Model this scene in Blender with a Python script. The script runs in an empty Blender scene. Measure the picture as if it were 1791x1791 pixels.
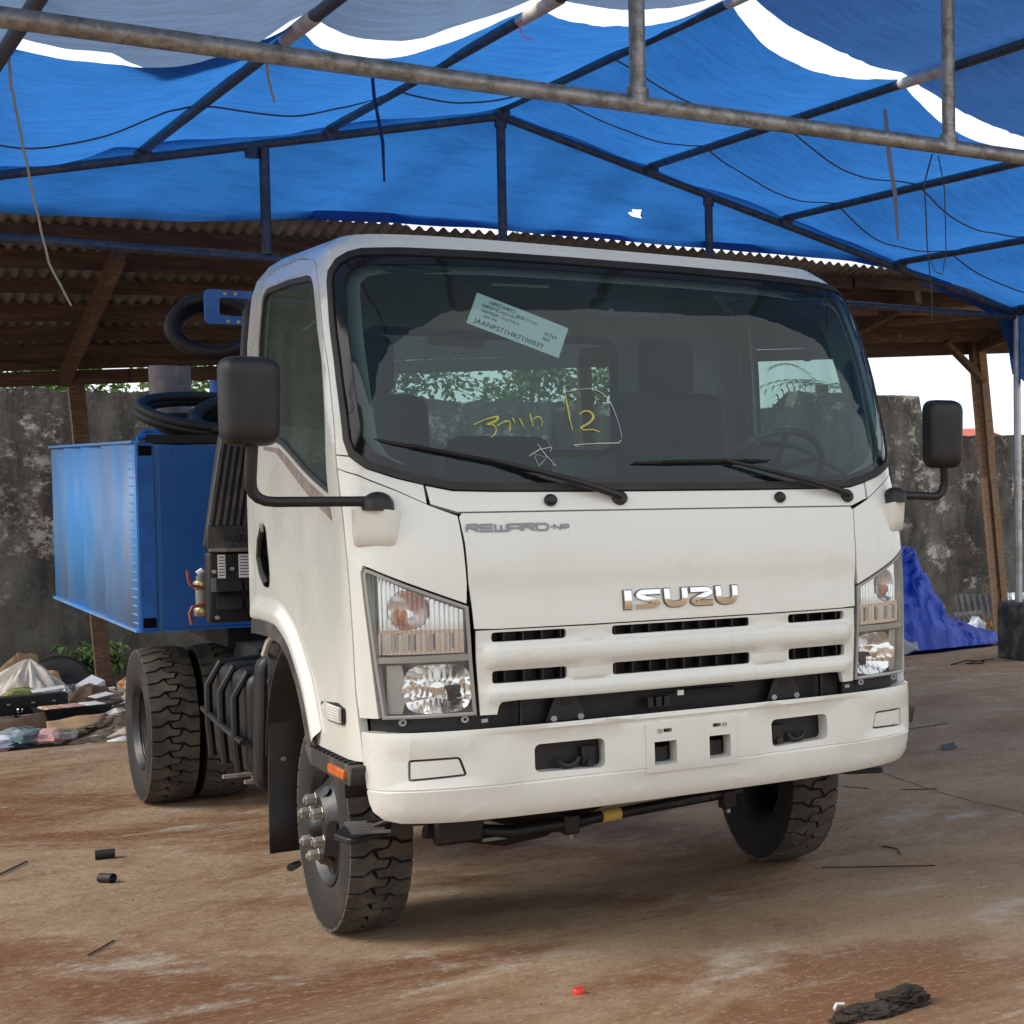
import bpy, bmesh, math, random
from mathutils import Vector, Matrix, noise
random.seed(7)
PI = math.pi
S = bpy.context.scene
COL = S.collection
R = math.radians

# ------------------------------------------------------------------ camera
# the photograph is a square cut from the left of a wider frame, hence the lens shift
cam_d = bpy.data.cameras.new('camera'); cam = bpy.data.objects.new('camera', cam_d); COL.objects.link(cam)
yaw, pit = R(-42.955), R(-2.488)
fw = Vector((-math.sin(yaw)*math.cos(pit), math.cos(yaw)*math.cos(pit), math.sin(pit)))
rt = Vector((math.cos(yaw), math.sin(yaw), 0)); upv = rt.cross(fw)
M = Matrix((rt, upv, -fw)).transposed().to_4x4(); M.translation = (-2.478, -5.941, 1.734)
cam.matrix_world = M
cam_d.sensor_width = 36; cam_d.sensor_fit = 'HORIZONTAL'; cam_d.lens = 2956/1791*36
cam_d.shift_x = -1400/1791; cam_d.shift_y = 50/1791
cam_d.clip_start = .05; cam_d.clip_end = 3000
S.camera = cam

# ------------------------------------------------------------------ sky, sun, exposure
SUN_EL, SUN_AZ = R(40), R(286)      # azimuth of the sun measured clockwise from +Y (it stands to the left, veiled by cloud)
w = bpy.data.worlds.new('World'); S.world = w; w.use_nodes = True
nt = w.node_tree; nt.nodes.clear()
sky = nt.nodes.new('ShaderNodeTexSky'); sky.sky_type = 'NISHITA'; sky.sun_disc = False
sky.sun_elevation = SUN_EL; sky.sun_rotation = SUN_AZ; sky.air_density = 1; sky.dust_density = 4; sky.ozone_density = 1
mx = nt.nodes.new('ShaderNodeMix'); mx.data_type = 'RGBA'; mx.inputs[0].default_value = .82
mx.inputs[7].default_value = (7.2, 7.45, 7.7, 1)         # bright even cloud cover
nt.links.new(sky.outputs[0], mx.inputs[6])
bg = nt.nodes.new('ShaderNodeBackground'); bg.inputs[1].default_value = .1
out = nt.nodes.new('ShaderNodeOutputWorld')
nt.links.new(mx.outputs[2], bg.inputs[0]); nt.links.new(bg.outputs[0], out.inputs[0])
sd = bpy.data.lights.new('sun', 'SUN'); sd.energy = 1.5; sd.angle = R(26); sd.color = (1, .95, .87)
sun = bpy.data.objects.new('sun', sd); COL.objects.link(sun)
dirv = Vector((math.sin(SUN_AZ)*math.cos(SUN_EL), math.cos(SUN_AZ)*math.cos(SUN_EL), math.sin(SUN_EL)))
sun.rotation_euler = dirv.to_track_quat('Z', 'Y').to_euler(); sun.location = dirv*30
S.view_settings.view_transform = 'Standard'; S.view_settings.look = 'None'
S.view_settings.exposure = .93; S.view_settings.gamma = 1
S.render.engine = 'CYCLES'
S.cycles.max_bounces = 10; S.cycles.transparent_max_bounces = 16; S.cycles.diffuse_bounces = 5
S.cycles.use_denoising = True

# ------------------------------------------------------------------ materials
MATS = {}
def nodes(name):
    m = bpy.data.materials.new(name); m.use_nodes = True; MATS[name] = m
    t = m.node_tree; b = t.nodes['Principled BSDF']
    return m, t, b
def N(t, kind, **k):
    n = t.nodes.new(kind)
    for a, v in k.items():
        if isinstance(a, str) and hasattr(n, a): setattr(n, a, v)
    return n
def coords(t, stretch=(1, 1, 1), space='Object'):
    tc = t.nodes.new('ShaderNodeTexCoord'); mp = t.nodes.new('ShaderNodeMapping'); mp.inputs['Scale'].default_value = stretch
    t.links.new(tc.outputs[space], mp.inputs[0]); return mp.outputs[0]
def fbm(t, vec, scale, detail=6, rough=.6, dist=0):
    n = t.nodes.new('ShaderNodeTexNoise'); n.inputs['Scale'].default_value = scale; n.inputs['Detail'].default_value = detail
    n.inputs['Roughness'].default_value = rough; n.inputs['Distortion'].default_value = dist
    t.links.new(vec, n.inputs['Vector']); return n.outputs[0]
def ramp(t, val, lo, hi):
    r = t.nodes.new('ShaderNodeMapRange'); r.interpolation_type = 'SMOOTHSTEP'
    r.inputs[1].default_value = lo; r.inputs[2].default_value = hi; t.links.new(val, r.inputs[0]); return r.outputs[0]
def mixc(t, fac, a, b):
    m = t.nodes.new('ShaderNodeMix'); m.data_type = 'RGBA'
    if isinstance(fac, (int, float)): m.inputs[0].default_value = fac
    else: t.links.new(fac, m.inputs[0])
    for i, v in ((6, a), (7, b)):
        if isinstance(v, tuple): m.inputs[i].default_value = (*v[:3], 1)
        else: t.links.new(v, m.inputs[i])
    return m.outputs[2]
def mul(t, a, k):
    m = t.nodes.new('ShaderNodeMath'); m.operation = 'MULTIPLY'; t.links.new(a, m.inputs[0])
    if isinstance(k, (int, float)): m.inputs[1].default_value = k
    else: t.links.new(k, m.inputs[1])
    return m.outputs[0]
def bumpn(t, b, h, strength, dist=.01):
    n = t.nodes.new('ShaderNodeBump'); n.inputs['Strength'].default_value = strength; n.inputs['Distance'].default_value = dist
    t.links.new(h, n.inputs['Height']); t.links.new(n.outputs[0], b.inputs['Normal'])
def mat(name, col, rough=.6, metal=0, col2=None, scale=6, lo=.4, hi=.65, stretch=(1, 1, 1), bump=0, bscale=60, coat=0, spec=.5, col3=None, scale3=30, rvar=.12):
    m, t, b = nodes(name)
    v = coords(t, stretch)
    c = col
    if col2: c = mixc(t, ramp(t, fbm(t, v, scale), lo, hi), col, col2)
    if col3: c = mixc(t, ramp(t, fbm(t, v, scale3, 8, .7), .52, .7), c, col3)
    if isinstance(c, tuple): b.inputs['Base Color'].default_value = (*c, 1)
    else: t.links.new(c, b.inputs['Base Color'])
    rr = t.nodes.new('ShaderNodeMapRange'); rr.inputs[3].default_value = max(.02, rough-rvar); rr.inputs[4].default_value = min(1, rough+rvar)
    t.links.new(fbm(t, v, scale*2.3), rr.inputs[0]); t.links.new(rr.outputs[0], b.inputs['Roughness'])
    b.inputs['Metallic'].default_value = metal; b.inputs['Coat Weight'].default_value = coat; b.inputs['Coat Roughness'].default_value = .12
    b.inputs['Specular IOR Level'].default_value = spec
    if bump: bumpn(t, b, fbm(t, v, bscale, 8, .65), bump)
    return m
def glass(name, tint, haze=.05, hcol=(.35, .42, .42), rough=.02):
    m, t, b = nodes(name); t.nodes.remove(b); o = t.nodes['Material Output']
    tr = t.nodes.new('ShaderNodeBsdfTransparent'); tr.inputs[0].default_value = (*tint, 1)
    df = t.nodes.new('ShaderNodeBsdfDiffuse'); df.inputs[0].default_value = (*hcol, 1)
    gl = t.nodes.new('ShaderNodeBsdfGlossy'); gl.inputs['Roughness'].default_value = rough; gl.inputs[0].default_value = (.95, 1, 1, 1)
    m1 = t.nodes.new('ShaderNodeMixShader'); t.links.new(tr.outputs[0], m1.inputs[1]); t.links.new(df.outputs[0], m1.inputs[2])
    f = fbm(t, coords(t, (1, 1, .35)), 5, 8, .7); h = t.nodes.new('ShaderNodeMapRange')
    h.inputs[1].default_value = .3; h.inputs[2].default_value = .8; h.inputs[3].default_value = haze*.5; h.inputs[4].default_value = haze*1.7
    t.links.new(f, h.inputs[0]); t.links.new(h.outputs[0], m1.inputs[0])
    fr = t.nodes.new('ShaderNodeFresnel'); ge = t.nodes.new('ShaderNodeNewGeometry'); io = t.nodes.new('ShaderNodeMath'); io.operation = 'MULTIPLY_ADD'
    t.links.new(ge.outputs['Backfacing'], io.inputs[0]); io.inputs[1].default_value = 1/1.5-1.5; io.inputs[2].default_value = 1.5; t.links.new(io.outputs[0], fr.inputs[0])   # thin pane: same from both sides
    m2 = t.nodes.new('ShaderNodeMixShader'); t.links.new(fr.outputs[0], m2.inputs[0]); t.links.new(m1.outputs[0], m2.inputs[1]); t.links.new(gl.outputs[0], m2.inputs[2])
    t.links.new(m2.outputs[0], o.inputs[0]); return m
def cloth(name, col, trans, tw=.5, rough=.55, col2=None, wscale=260, wr=.25):
    """woven plastic tarpaulin: lit from below by bounce, glows with the daylight above it"""
    m, t, b = nodes(name); t.nodes.remove(b); o = t.nodes['Material Output']
    v = coords(t); n1 = fbm(t, v, 1.3, 7, .65); n2 = fbm(t, coords(t, (.22, 1.2, 1.2)), 13, 9, .78)
    c = mixc(t, ramp(t, n1, .35, .7), col, col2 or tuple(x*.75 for x in col)); c2 = mixc(t, ramp(t, n2, .42, .66), trans, tuple(x*.76 for x in trans)); c2 = mixc(t, mul(t, ramp(t, n1, .45, .75), .5), c2, tuple(x*.7 for x in trans))
    pb = t.nodes.new('ShaderNodeBsdfPrincipled'); pb.inputs['Roughness'].default_value = rough; t.links.new(c, pb.inputs[0])
    tl = t.nodes.new('ShaderNodeBsdfTranslucent'); t.links.new(c2, tl.inputs[0])
    ms = t.nodes.new('ShaderNodeMixShader'); ms.inputs[0].default_value = tw
    bn = t.nodes.new('ShaderNodeBump'); bn.inputs['Strength'].default_value = wr; bn.inputs['Distance'].default_value = .02
    t.links.new(n2, bn.inputs['Height']); t.links.new(bn.outputs[0], pb.inputs['Normal']); t.links.new(bn.outputs[0], tl.inputs['Normal'])
    t.links.new(pb.outputs[0], ms.inputs[1]); t.links.new(tl.outputs[0], ms.inputs[2]); t.links.new(ms.outputs[0], o.inputs[0]); return m

# paint with rain streaks and grime
def paint(name, col, grime, amt=.5, coat=.6, band=None):
    m, t, b = nodes(name)
    v = coords(t); vs = coords(t, (9, 9, .55))
    st = ramp(t, fbm(t, vs, 2.2, 5, .55), .5, .95); cl = ramp(t, fbm(t, v, 3.1, 7, .6), .4, .72)
    sp = ramp(t, fbm(t, v, 45, 4, .6), .66, .78)
    c = mixc(t, mul(t, st, amt), col, grime); c = mixc(t, mul(t, cl, amt*.25), c, grime); c = mixc(t, mul(t, sp, amt*.35), c, grime)
    if band: c = mixc(t, mul(t, ramp(t, fbm(t, coords(t, (0, 1.7, .22)), 1.6, 5, .55), .46, .70), .55), c, band)
    t.links.new(c, b.inputs[0])
    rr = t.nodes.new('ShaderNodeMapRange'); rr.inputs[3].default_value = .26 if coat else .45; rr.inputs[4].default_value = .45 if coat else .65
    t.links.new(cl, rr.inputs[0]); t.links.new(rr.outputs[0], b.inputs['Roughness'])
    b.inputs['Coat Weight'].default_value = coat; b.inputs['Coat Roughness'].default_value = .05
    bumpn(t, b, fbm(t, v, 2.5, 3, .5), .012, .02)
    return m
paint('white', (.69, .695, .64), (.50, .43, .32), .20)
paint('white_trim', (.67, .675, .62), (.44, .36, .26), .28)
mat('black_plastic', (.005, .005, .0055), .5, col2=(.010, .0095, .009), scale=9, bump=.1, bscale=220)
mat('dusty_plastic', (.026, .025, .024), .62, col2=(.11, .095, .078), scale=7, lo=.42, hi=.7, bump=.15, bscale=120)
mat('black_metal', (.003, .003, .0035), .5, col2=(.008, .007, .006), scale=10, bump=.08)
mat('black_gloss', (.006, .006, .008), .12, rvar=.05)
mat('rubber', (.008, .008, .008), .62, col2=(.020, .017, .015), scale=5, bump=.15, bscale=90)
mat('groove', (.008, .008, .008), .9)
mat('tread', (.052, .047, .040), .85, col2=(.10, .086, .067), scale=9, lo=.4, hi=.62, bump=.2, bscale=120)
mat('tyre_wall', (.011, .010, .010), .75, col2=(.060, .040, .027), scale=4, lo=.48, hi=.8, bump=.1, bscale=80)
mat('wheel_steel', (.018, .019, .022), .42, .3, col2=(.042, .038, .034), scale=8, bump=.06)
mat('zinc', (.42, .41, .38), .5, .7, col2=(.30, .28, .24), scale=30)
mat('chrome', (.82, .81, .79), .09, 1, rvar=.04)
mat('chrome_edge', (.16, .15, .14), .4, .5)
mat('reflector', (.90, .90, .90), .20, 1, rvar=.06)
mat('lamp_body', (.42, .42, .41), .35, .35)
mat('grey_print', (.22, .23, .25), .4, .3)
mat('grey_rim', (.30, .29, .27), .45, .2)
mat('interior', (.016, .018, .02), .8, col2=(.03, .032, .034), scale=5)
mat('liner', (.24, .25, .235), .85, col2=(.30, .31, .285), scale=4)
mat('seat', (.012, .014, .018), .9, bump=.2, bscale=200)
mat('dash', (.05, .06, .07), .7, bump=.1, bscale=250)
mat('brown_trim', (.21, .165, .14), .5, .1, col2=(.32, .27, .23), scale=30)
mat('paper', (.82, .86, .83), .8)
mat('paper_white', (.8, .8, .78), .8)
mat('ink', (.015, .017, .022), .8)
mat('chalk', (.50, .50, .09), .9, col2=(.34, .36, .12), scale=60)
mat('chalk_white', (.5, .55, .5), .9)
mat('amber', (.62, .15, .015), .25, col2=(.5, .1, .01), scale=20)
mat('brass', (.42, .34, .18), .4, .8, col2=(.28, .22, .14), scale=20)
mat('red_handle', (.30, .07, .05), .5)
mat('yellow_tape', (.62, .42, .10), .6)
mat('galvanised', (.34, .34, .34), .48, .7, col2=(.20, .195, .19), scale=9, lo=.4, hi=.62, stretch=(2, 2, 2), col3=(.5, .45, .38), scale3=24, bump=.1)
mat('pipe_dark', (.07, .08, .095), .5, .55, col2=(.12, .115, .11), scale=12, col3=(.2, .16, .12), scale3=22, bump=.12)
mat('pipe_grey', (.22, .215, .20), .6, .4, col2=(.13, .12, .11), scale=4, stretch=(1, 1, .4), col3=(.33, .29, .24), scale3=14)
mat('pvc', (.62, .60, .56), .5, col2=(.5, .45, .38), scale=10)
mat('wood', (.115, .062, .036), .85, col2=(.20, .115, .062), scale=4, stretch=(3, 3, 12), bump=.35, bscale=30, col3=(.05, .03, .02), scale3=12)
mat('wood_x', (.075, .042, .027), .85, col2=(.125, .075, .042), scale=4, stretch=(1, 9, 9), bump=.35, bscale=30, col3=(.04, .026, .018), scale3=12)
mat('wood_pale', (.30, .19, .11), .85, col2=(.20, .12, .07), scale=4, stretch=(4, 4, 14), bump=.3, bscale=30)
mat('rib_grey', (.055, .055, .055), .5, col2=(.10, .09, .08), scale=12)
mat('steel_bright', (.55, .56, .57), .4, .8, col2=(.36, .36, .35), scale=6)
mat('sheet_old', (.30, .29, .255), .6, .25, col2=(.19, .16, .12), scale=2.2, lo=.35, hi=.6, col3=(.20, .16, .12), scale3=9)
mat('sheet_new', (.62, .65, .68), .35, .7)
mat('sheet_dark', (.07, .078, .085), .6, .4, col2=(.12, .11, .10), scale=5)
mat('cardboard', (.42, .27, .145), .9, col2=(.34, .21, .11), scale=6, bump=.1)
mat('cardboard_dark', (.27, .16, .085), .9, col2=(.2, .12, .07), scale=6)
mat('white_bag', (.68, .62, .54), .55, col2=(.58, .5, .42), scale=4, bump=.25, bscale=14)
mat('foam', (.74, .76, .80), .7)
mat('pink', (.56, .25, .25), .6, col2=(.66, .45, .40), scale=20)
mat('orange_wrap', (.58, .28, .10), .6, col2=(.7, .55, .4), scale=20)
mat('green_wrap', (.32, .34, .07), .6, col2=(.15, .14, .06), scale=20)
mat('teal_wrap', (.10, .16, .18), .6, col2=(.3, .34, .36), scale=14)
mat('crumple', (.55, .46, .37), .8, col2=(.4, .3, .22), scale=9)
mat('brown_bag', (.14, .08, .045), .75, col2=(.22, .14, .08), scale=12)
mat('rag', (.016, .011, .008), .95, col2=(.036, .024, .016), scale=12, bump=.3, bscale=120)
mat('red_cap', (.62, .03, .02), .35)
mat('string', (.36, .36, .30), .95)
mat('cord', (.10, .10, .09), .9)
mat('straw', (.20, .115, .05), .9, col2=(.30, .18, .08), scale=20)
mat('leaf', (.075, .16, .03), .55, col2=(.045, .10, .02), scale=14)
mat('leaf_bright', (.15, .26, .045), .5, col2=(.09, .19, .03), scale=9)
mat('leaf_dark', (.02, .055, .018), .6, col2=(.045, .09, .02), scale=9)
mat('bark', (.09, .06, .04), .9, bump=.3)
mat('red_roof', (.42, .10, .075), .7, col2=(.34, .08, .06), scale=3)
mat('render_wall', (.5, .48, .44), .9)
paint('blue_paint', (.060, .28, .66), (.30, .30, .31), .7, 0, (.24, .21, .20))
mat('blue_front', (.012, .095, .33), .42, col2=(.015, .11, .37), scale=4, bump=.03)
mat('blue_bright', (.02, .14, .47), .4, col2=(.014, .10, .36), scale=8)
cloth('tarp_blue', (.014, .095, .36), (.032, .178, .53), .64, wr=.35)
cloth('tarp_dark', (.022, .075, .25), (.04, .13, .36), .52)
cloth('tarp_gable', (.022, .095, .34), (.036, .205, .61), .80)
cloth('tarp_grey', (.085, .115, .16), (.16, .24, .38), .5)
cloth('tarp_heap', (.010, .07, .55), (.012, .09, .6), .12, .38, wr=.5)
cloth('tarp_inner', (.33, .36, .40), (.2, .2, .25), .1)
glass('windscreen', (.53, .66, .66), .040, (.09, .17, .19))
glass('flute', (.80, .80, .79), .30, (.42, .41, .39))
glass('door_glass', (.66, .82, .76), .26, (.24, .33, .28))
glass('lens', (.95, .96, .95), .035, (.7, .7, .68))
glass('clear_plastic', (.88, .9, .9), .12, (.55, .58, .58))

# ------------------------------------------------------------------ mesh helpers
class MB:
    def __init__(s): s.v = []; s.f = []
    def add(s, vs, fs):
        o = len(s.v); s.v += [tuple(p) for p in vs]; s.f += [tuple(i+o for i in f) for f in fs]; return s
    def box(s, c, d, rot=None):
        hx, hy, hz = d[0]/2, d[1]/2, d[2]/2
        P = [Vector((x, y, z)) for z in (-hz, hz) for y in (-hy, hy) for x in (-hx, hx)]
        if rot is not None: P = [rot @ p for p in P]
        return s.add([p+Vector(c) for p in P], [(0, 2, 3, 1), (4, 5, 7, 6), (0, 1, 5, 4), (2, 6, 7, 3), (0, 4, 6, 2), (1, 3, 7, 5)])
    def bar(s, a, b, wd, ht, up=Vector((0, 0, 1))):
        a, b = Vector(a), Vector(b); d = (b-a); L = d.length; d.normalize()
        x = d.cross(up); x = x.normalized() if x.length > 1e-5 else Vector((1, 0, 0)); u = x.cross(d)
        return s.box((a+b)/2, (wd, L, ht), Matrix((x, d, u)).transposed())
    def tube(s, path, r, seg=10, caps=True, closed=False):
        P = [Vector(p) for p in path]; n = len(P); rs = r if isinstance(r, (list, tuple)) else [r]*n
        vs = []; t0 = None; up = None
        for i in range(n):
            a = P[i-1] if (i > 0 or closed) else P[i]; b = P[(i+1) % n] if (i < n-1 or closed) else P[i]
            t = (b-a).normalized() if (b-a).length > 1e-9 else (t0 or Vector((0, 0, 1)))
            if up is None:
                up = t.orthogonal().normalized()
            else:
                up = (up-t*up.dot(t)); up = up.normalized() if up.length > 1e-6 else t.orthogonal().normalized()
            sd_ = t.cross(up); t0 = t
            for k in range(seg):
                an = 2*PI*k/seg; vs.append(P[i]+(up*math.cos(an)+sd_*math.sin(an))*rs[i])
        fs = []
        for i in range(n if closed else n-1):
            j = (i+1) % n
            for k in range(seg):
                l = (k+1) % seg; fs.append((i*seg+k, i*seg+l, j*seg+l, j*seg+k))
        if caps and not closed: fs += [tuple(range(seg))[::-1], tuple(range((n-1)*seg, n*seg))]
        return s.add(vs, fs)
    def lathe(s, prof, c=(0, 0, 0), axis='z', seg=24, close=False):
        vs = []; c = Vector(c)
        for (r, h) in prof:
            for k in range(seg):
                a = 2*PI*k/seg; x, y = r*math.cos(a), r*math.sin(a)
                p = {'z': (x, y, h), 'x': (h, x, y), 'y': (x, h, y)}[axis]; vs.append(c+Vector(p))
        fs = []; n = len(prof)
        for i in range(n-1 if not close else n):
            j = (i+1) % n
            for k in range(seg):
                l = (k+1) % seg; fs.append((i*seg+k, i*seg+l, j*seg+l, j*seg+k))
        return s.add(vs, fs)
    def disc(s, r, c, axis='z', seg=24):
        return s.lathe([(0.0005, 0), (r, 0)], c, axis, seg)
    def prism(s, poly, fn, d):
        """extrude a 2D outline; fn(u, v, w) -> point, w runs 0..d"""
        n = len(poly)
        vs = [fn(u, v, 0) for u, v in poly]+[fn(u, v, d) for u, v in poly]
        return s.add(vs, [tuple(range(n))[::-1], tuple(range(n, 2*n))]+[(i, (i+1) % n, n+(i+1) % n, n+i) for i in range(n)])
    def grid(s, fn, nu, nv):
        vs = [fn(i/nu, j/nv) for j in range(nv+1) for i in range(nu+1)]
        return s.add(vs, [(j*(nu+1)+i, j*(nu+1)+i+1, (j+1)*(nu+1)+i+1, (j+1)*(nu+1)+i) for j in range(nv) for i in range(nu)])
    def build(s, name, m, parent=None, smooth=40, bevel=0, fix=True, sub=0, solid=0):
        me = bpy.data.meshes.new(name); me.from_pydata(s.v, [], s.f); me.update()
        if fix:
            bm = bmesh.new(); bm.from_mesh(me); bmesh.ops.remove_doubles(bm, verts=bm.verts, dist=1e-5); bmesh.ops.recalc_face_normals(bm, faces=bm.faces); bm.to_mesh(me); bm.free()
        return link(name, me, m, parent, smooth, bevel, sub, solid)
def link(name, me, m, parent=None, smooth=40, bevel=0, sub=0, solid=0):
    o = bpy.data.objects.new(name, me); COL.objects.link(o)
    if m: me.materials.append(MATS[m])
    if smooth:
        me.shade_smooth(); me.set_sharp_from_angle(angle=R(smooth))
    if solid:
        q = o.modifiers.new('s', 'SOLIDIFY'); q.thickness = solid; q.offset = 0
    if bevel:
        q = o.modifiers.new('b', 'BEVEL'); q.width = bevel; q.segments = 2; q.limit_method = 'ANGLE'; q.angle_limit = R(50)
    if sub:
        q = o.modifiers.new('ss', 'SUBSURF'); q.levels = sub; q.render_levels = sub
    if parent:
        o.parent = parent; o.matrix_parent_inverse = world_of(parent).inverted()
    return o
def world_of(o):
    m = o.matrix_basis.copy()
    return (world_of(o.parent) @ o.matrix_parent_inverse @ m) if o.parent else m
def thing(name, label, cat, loc=(0, 0, 0), group=None):
    o = bpy.data.objects.new(name, None); COL.objects.link(o); o.location = loc; o.empty_display_size = .2
    o['label'] = label; o['category'] = cat
    if group: o['group'] = group
    return o
def tag(o, label, cat, group=None):
    o['label'] = label; o['category'] = cat
    if group: o['group'] = group
    return o
def struct(o): o['kind'] = 'structure'; return o
def stuff(o): o['kind'] = 'stuff'; return o
def copy_tree(o, parent=None):
    c = o.copy(); COL.objects.link(c)
    if parent: c.parent = parent; c.matrix_parent_inverse = o.matrix_parent_inverse.copy()
    for ch in [x for x in bpy.data.objects if x.parent == o]: copy_tree(ch, c)
    return c
def fill2d(outer, holes=()):
    """triangulate an outline with holes in 2D -> bmesh with faces facing +Z"""
    bm = bmesh.new(); es = []
    for lp in (outer, *holes):
        vs = [bm.verts.new((a, b, 0)) for a, b in lp]; n = len(vs)
        es += [bm.edges.new((vs[i], vs[(i+1) % n])) for i in range(n)]
    bmesh.ops.triangle_fill(bm, use_beauty=True, use_dissolve=False, edges=es, normal=(0, 0, 1))
    for f in bm.faces:
        f.normal_update()
        if f.normal.z < 0: f.normal_flip()
    return bm
def rnd(pts, r, seg=4):
    """round the corners of a polygon; r may be a list per corner"""
    o = []; n = len(pts)
    for i in range(n):
        p, a, b = Vector(pts[i]), Vector(pts[i-1]), Vector(pts[(i+1) % n]); rr = r[i] if isinstance(r, (list, tuple)) else r
        if rr <= 0: o.append(tuple(p)); continue
        da, db = (a-p), (b-p); k = min(rr, da.length*.49, db.length*.49)
        A, B = p+da.normalized()*k, p+db.normalized()*k
        for j in range(seg+1):
            t = j/seg; o.append(tuple(A*(1-t)**2+p*2*t*(1-t)+B*t*t))
    return o
def inset(pts, d):
    """offset a simple polygon inwards by d"""
    n = len(pts); ar = sum(pts[i-1][0]*pts[i][1]-pts[i][0]*pts[i-1][1] for i in range(n)); sg = 1 if ar > 0 else -1
    o = []
    for i in range(n):
        p, a, b = Vector(pts[i]), Vector(pts[i-1]), Vector(pts[(i+1) % n])
        e1, e2 = (p-a), (b-p)
        if e1.length < 1e-7 or e2.length < 1e-7: o.append(tuple(p)); continue
        e1.normalize(); e2.normalize(); n1, n2 = Vector((-e1.y, e1.x))*sg, Vector((-e2.y, e2.x))*sg
        m = (n1+n2); m = m.normalized() if m.length > 1e-6 else n1
        o.append(tuple(p+m*d/max(.35, m.dot(n1))))
    return o
def ribbon(path, wd):
    P = [Vector(p) for p in path]; L = []; Rr = []; n = len(P)
    for i in range(n):
        e1 = (P[i]-P[i-1]).normalized() if i else (P[1]-P[0]).normalized(); e2 = (P[i+1]-P[i]).normalized() if i < n-1 else e1
        n1, n2 = Vector((-e1.y, e1.x)), Vector((-e2.y, e2.x)); m = (n1+n2).normalized(); k = wd/2/max(.5, m.dot(n1))
        L.append(tuple(P[i]+m*k)); Rr.append(tuple(P[i]-m*k))
    return L+Rr[::-1]
def arc(path, r, seg=5):
    """open polyline with rounded inner corners"""
    o = [path[0]]
    for i in range(1, len(path)-1):
        p, a, b = Vector(path[i]), Vector(path[i-1]), Vector(path[i+1]); da, db = a-p, b-p
        k = min(r, da.length*.49, db.length*.49); A, B = p+da.normalized()*k, p+db.normalized()*k
        for j in range(seg+1):
            t = j/seg; o.append(tuple(A*(1-t)**2+p*2*t*(1-t)+B*t*t))
    return o+[path[-1]]
def text_mesh(txt, size, fn, name, m, parent, align='LEFT', sx=1.0):
    cu = bpy.data.curves.new(name, 'FONT'); cu.body = txt; cu.size = size; cu.align_x = align; cu.resolution_u = 2
    o = bpy.data.objects.new(name, cu); COL.objects.link(o)
    dg = bpy.context.evaluated_depsgraph_get(); me = bpy.data.meshes.new_from_object(o.evaluated_get(dg))
    bpy.data.objects.remove(o); bpy.data.curves.remove(cu)
    for v in me.vertices: v.co = fn(v.co.x*sx, v.co.y)
    me.materials.clear(); return link(name, me, m, parent, 0)

# ------------------------------------------------------------------ the cab's outer skin as a chart (arc length round the nose, height)
def interp(t,x):
    if x<=t[0][0]: return t[0][1]
    for (a,b),(c,d) in zip(t,t[1:]):
        if x<=c: return b+(d-b)*(x-a)/(c-a)
    return t[-1][1]
def smooth(t,x,h=.04):
    return sum(interp(t,x+h*k/3)*w for k,w in ((-3,1),(-2,2),(-1,3),(0,4),(1,3),(2,2),(3,1)))/16
class Chart:
    def __init__(s,n,D,Wt,Yt,fade=None):
        s.n,s.D,s.Wt,s.Yt=n,D,Wt,Yt; s.tab=[]
        L=0;p=(0,0)
        M=400
        for i in range(M+1):
            u=(i/M); ph=math.pi/2*(u**1.0)
            x=math.sin(ph)**(2/n); y=D-D*max(0,math.cos(ph))**(2/n)
            L+=math.hypot(x-p[0],y-p[1]);p=(x,y);s.tab.append((L,x,y))
        s.L=L
    def ref(s,a):
        t=s.tab
        if a>=s.L: return 1.0,s.D+a-s.L
        lo,hi=0,len(t)-1
        while hi-lo>1:
            m=(lo+hi)//2
            if t[m][0]<=a: lo=m
            else: hi=m
        f=(a-t[lo][0])/max(1e-9,t[hi][0]-t[lo][0])
        return t[lo][1]+f*(t[hi][1]-t[lo][1]),t[lo][2]+f*(t[hi][2]-t[lo][2])
    def pt(s,a,z):
        x,y=s.ref(abs(a)); sg=1 if a>=0 else -1
        k=min(1,max(0,(1.3-y)/.9)); k=k*k*(3-2*k)
        return (sg*x*smooth(s.Wt,z),y+smooth(s.Yt,z)*k,z)
    def s_of_y(s,y,z):
        lo,hi=0.0,4.0
        for _ in range(50):
            m=(lo+hi)/2
            if s.pt(m,z)[1]<y: lo=m
            else: hi=m
        return lo
    def s_of_x(s,x,z):
        w=smooth(s.Wt,z);lo,hi=0.0,s.L
        for _ in range(50):
            m=(lo+hi)/2
            if s.ref(m)[0]*w<abs(x): lo=m
            else: hi=m
        return lo if x>=0 else -lo
cab=Chart(3.6,.37,[(.5,1.018),(1.75,1.018),(2.2,1.004),(2.4,.985),(2.46,.968),(2.52,.93),(2.57,.85)],
 [(.5,.055),(1.2,.055),(1.42,.07),(1.56,.10),(1.64,.135),(1.7,.160),(1.9,.21),(2.1,.28),(2.3,.37),(2.42,.44),(2.5,.505),(2.57,.61)])
bump=Chart(3.2,.34,[(.5,.93),(.56,.975),(.60,.995),(.9,1.0)],[(.52,.05),(.56,.0),(.6,-.015),(.62,0),(.66,-.02),(.72,-.02),(.85,-.012),(.9,0)])

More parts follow.
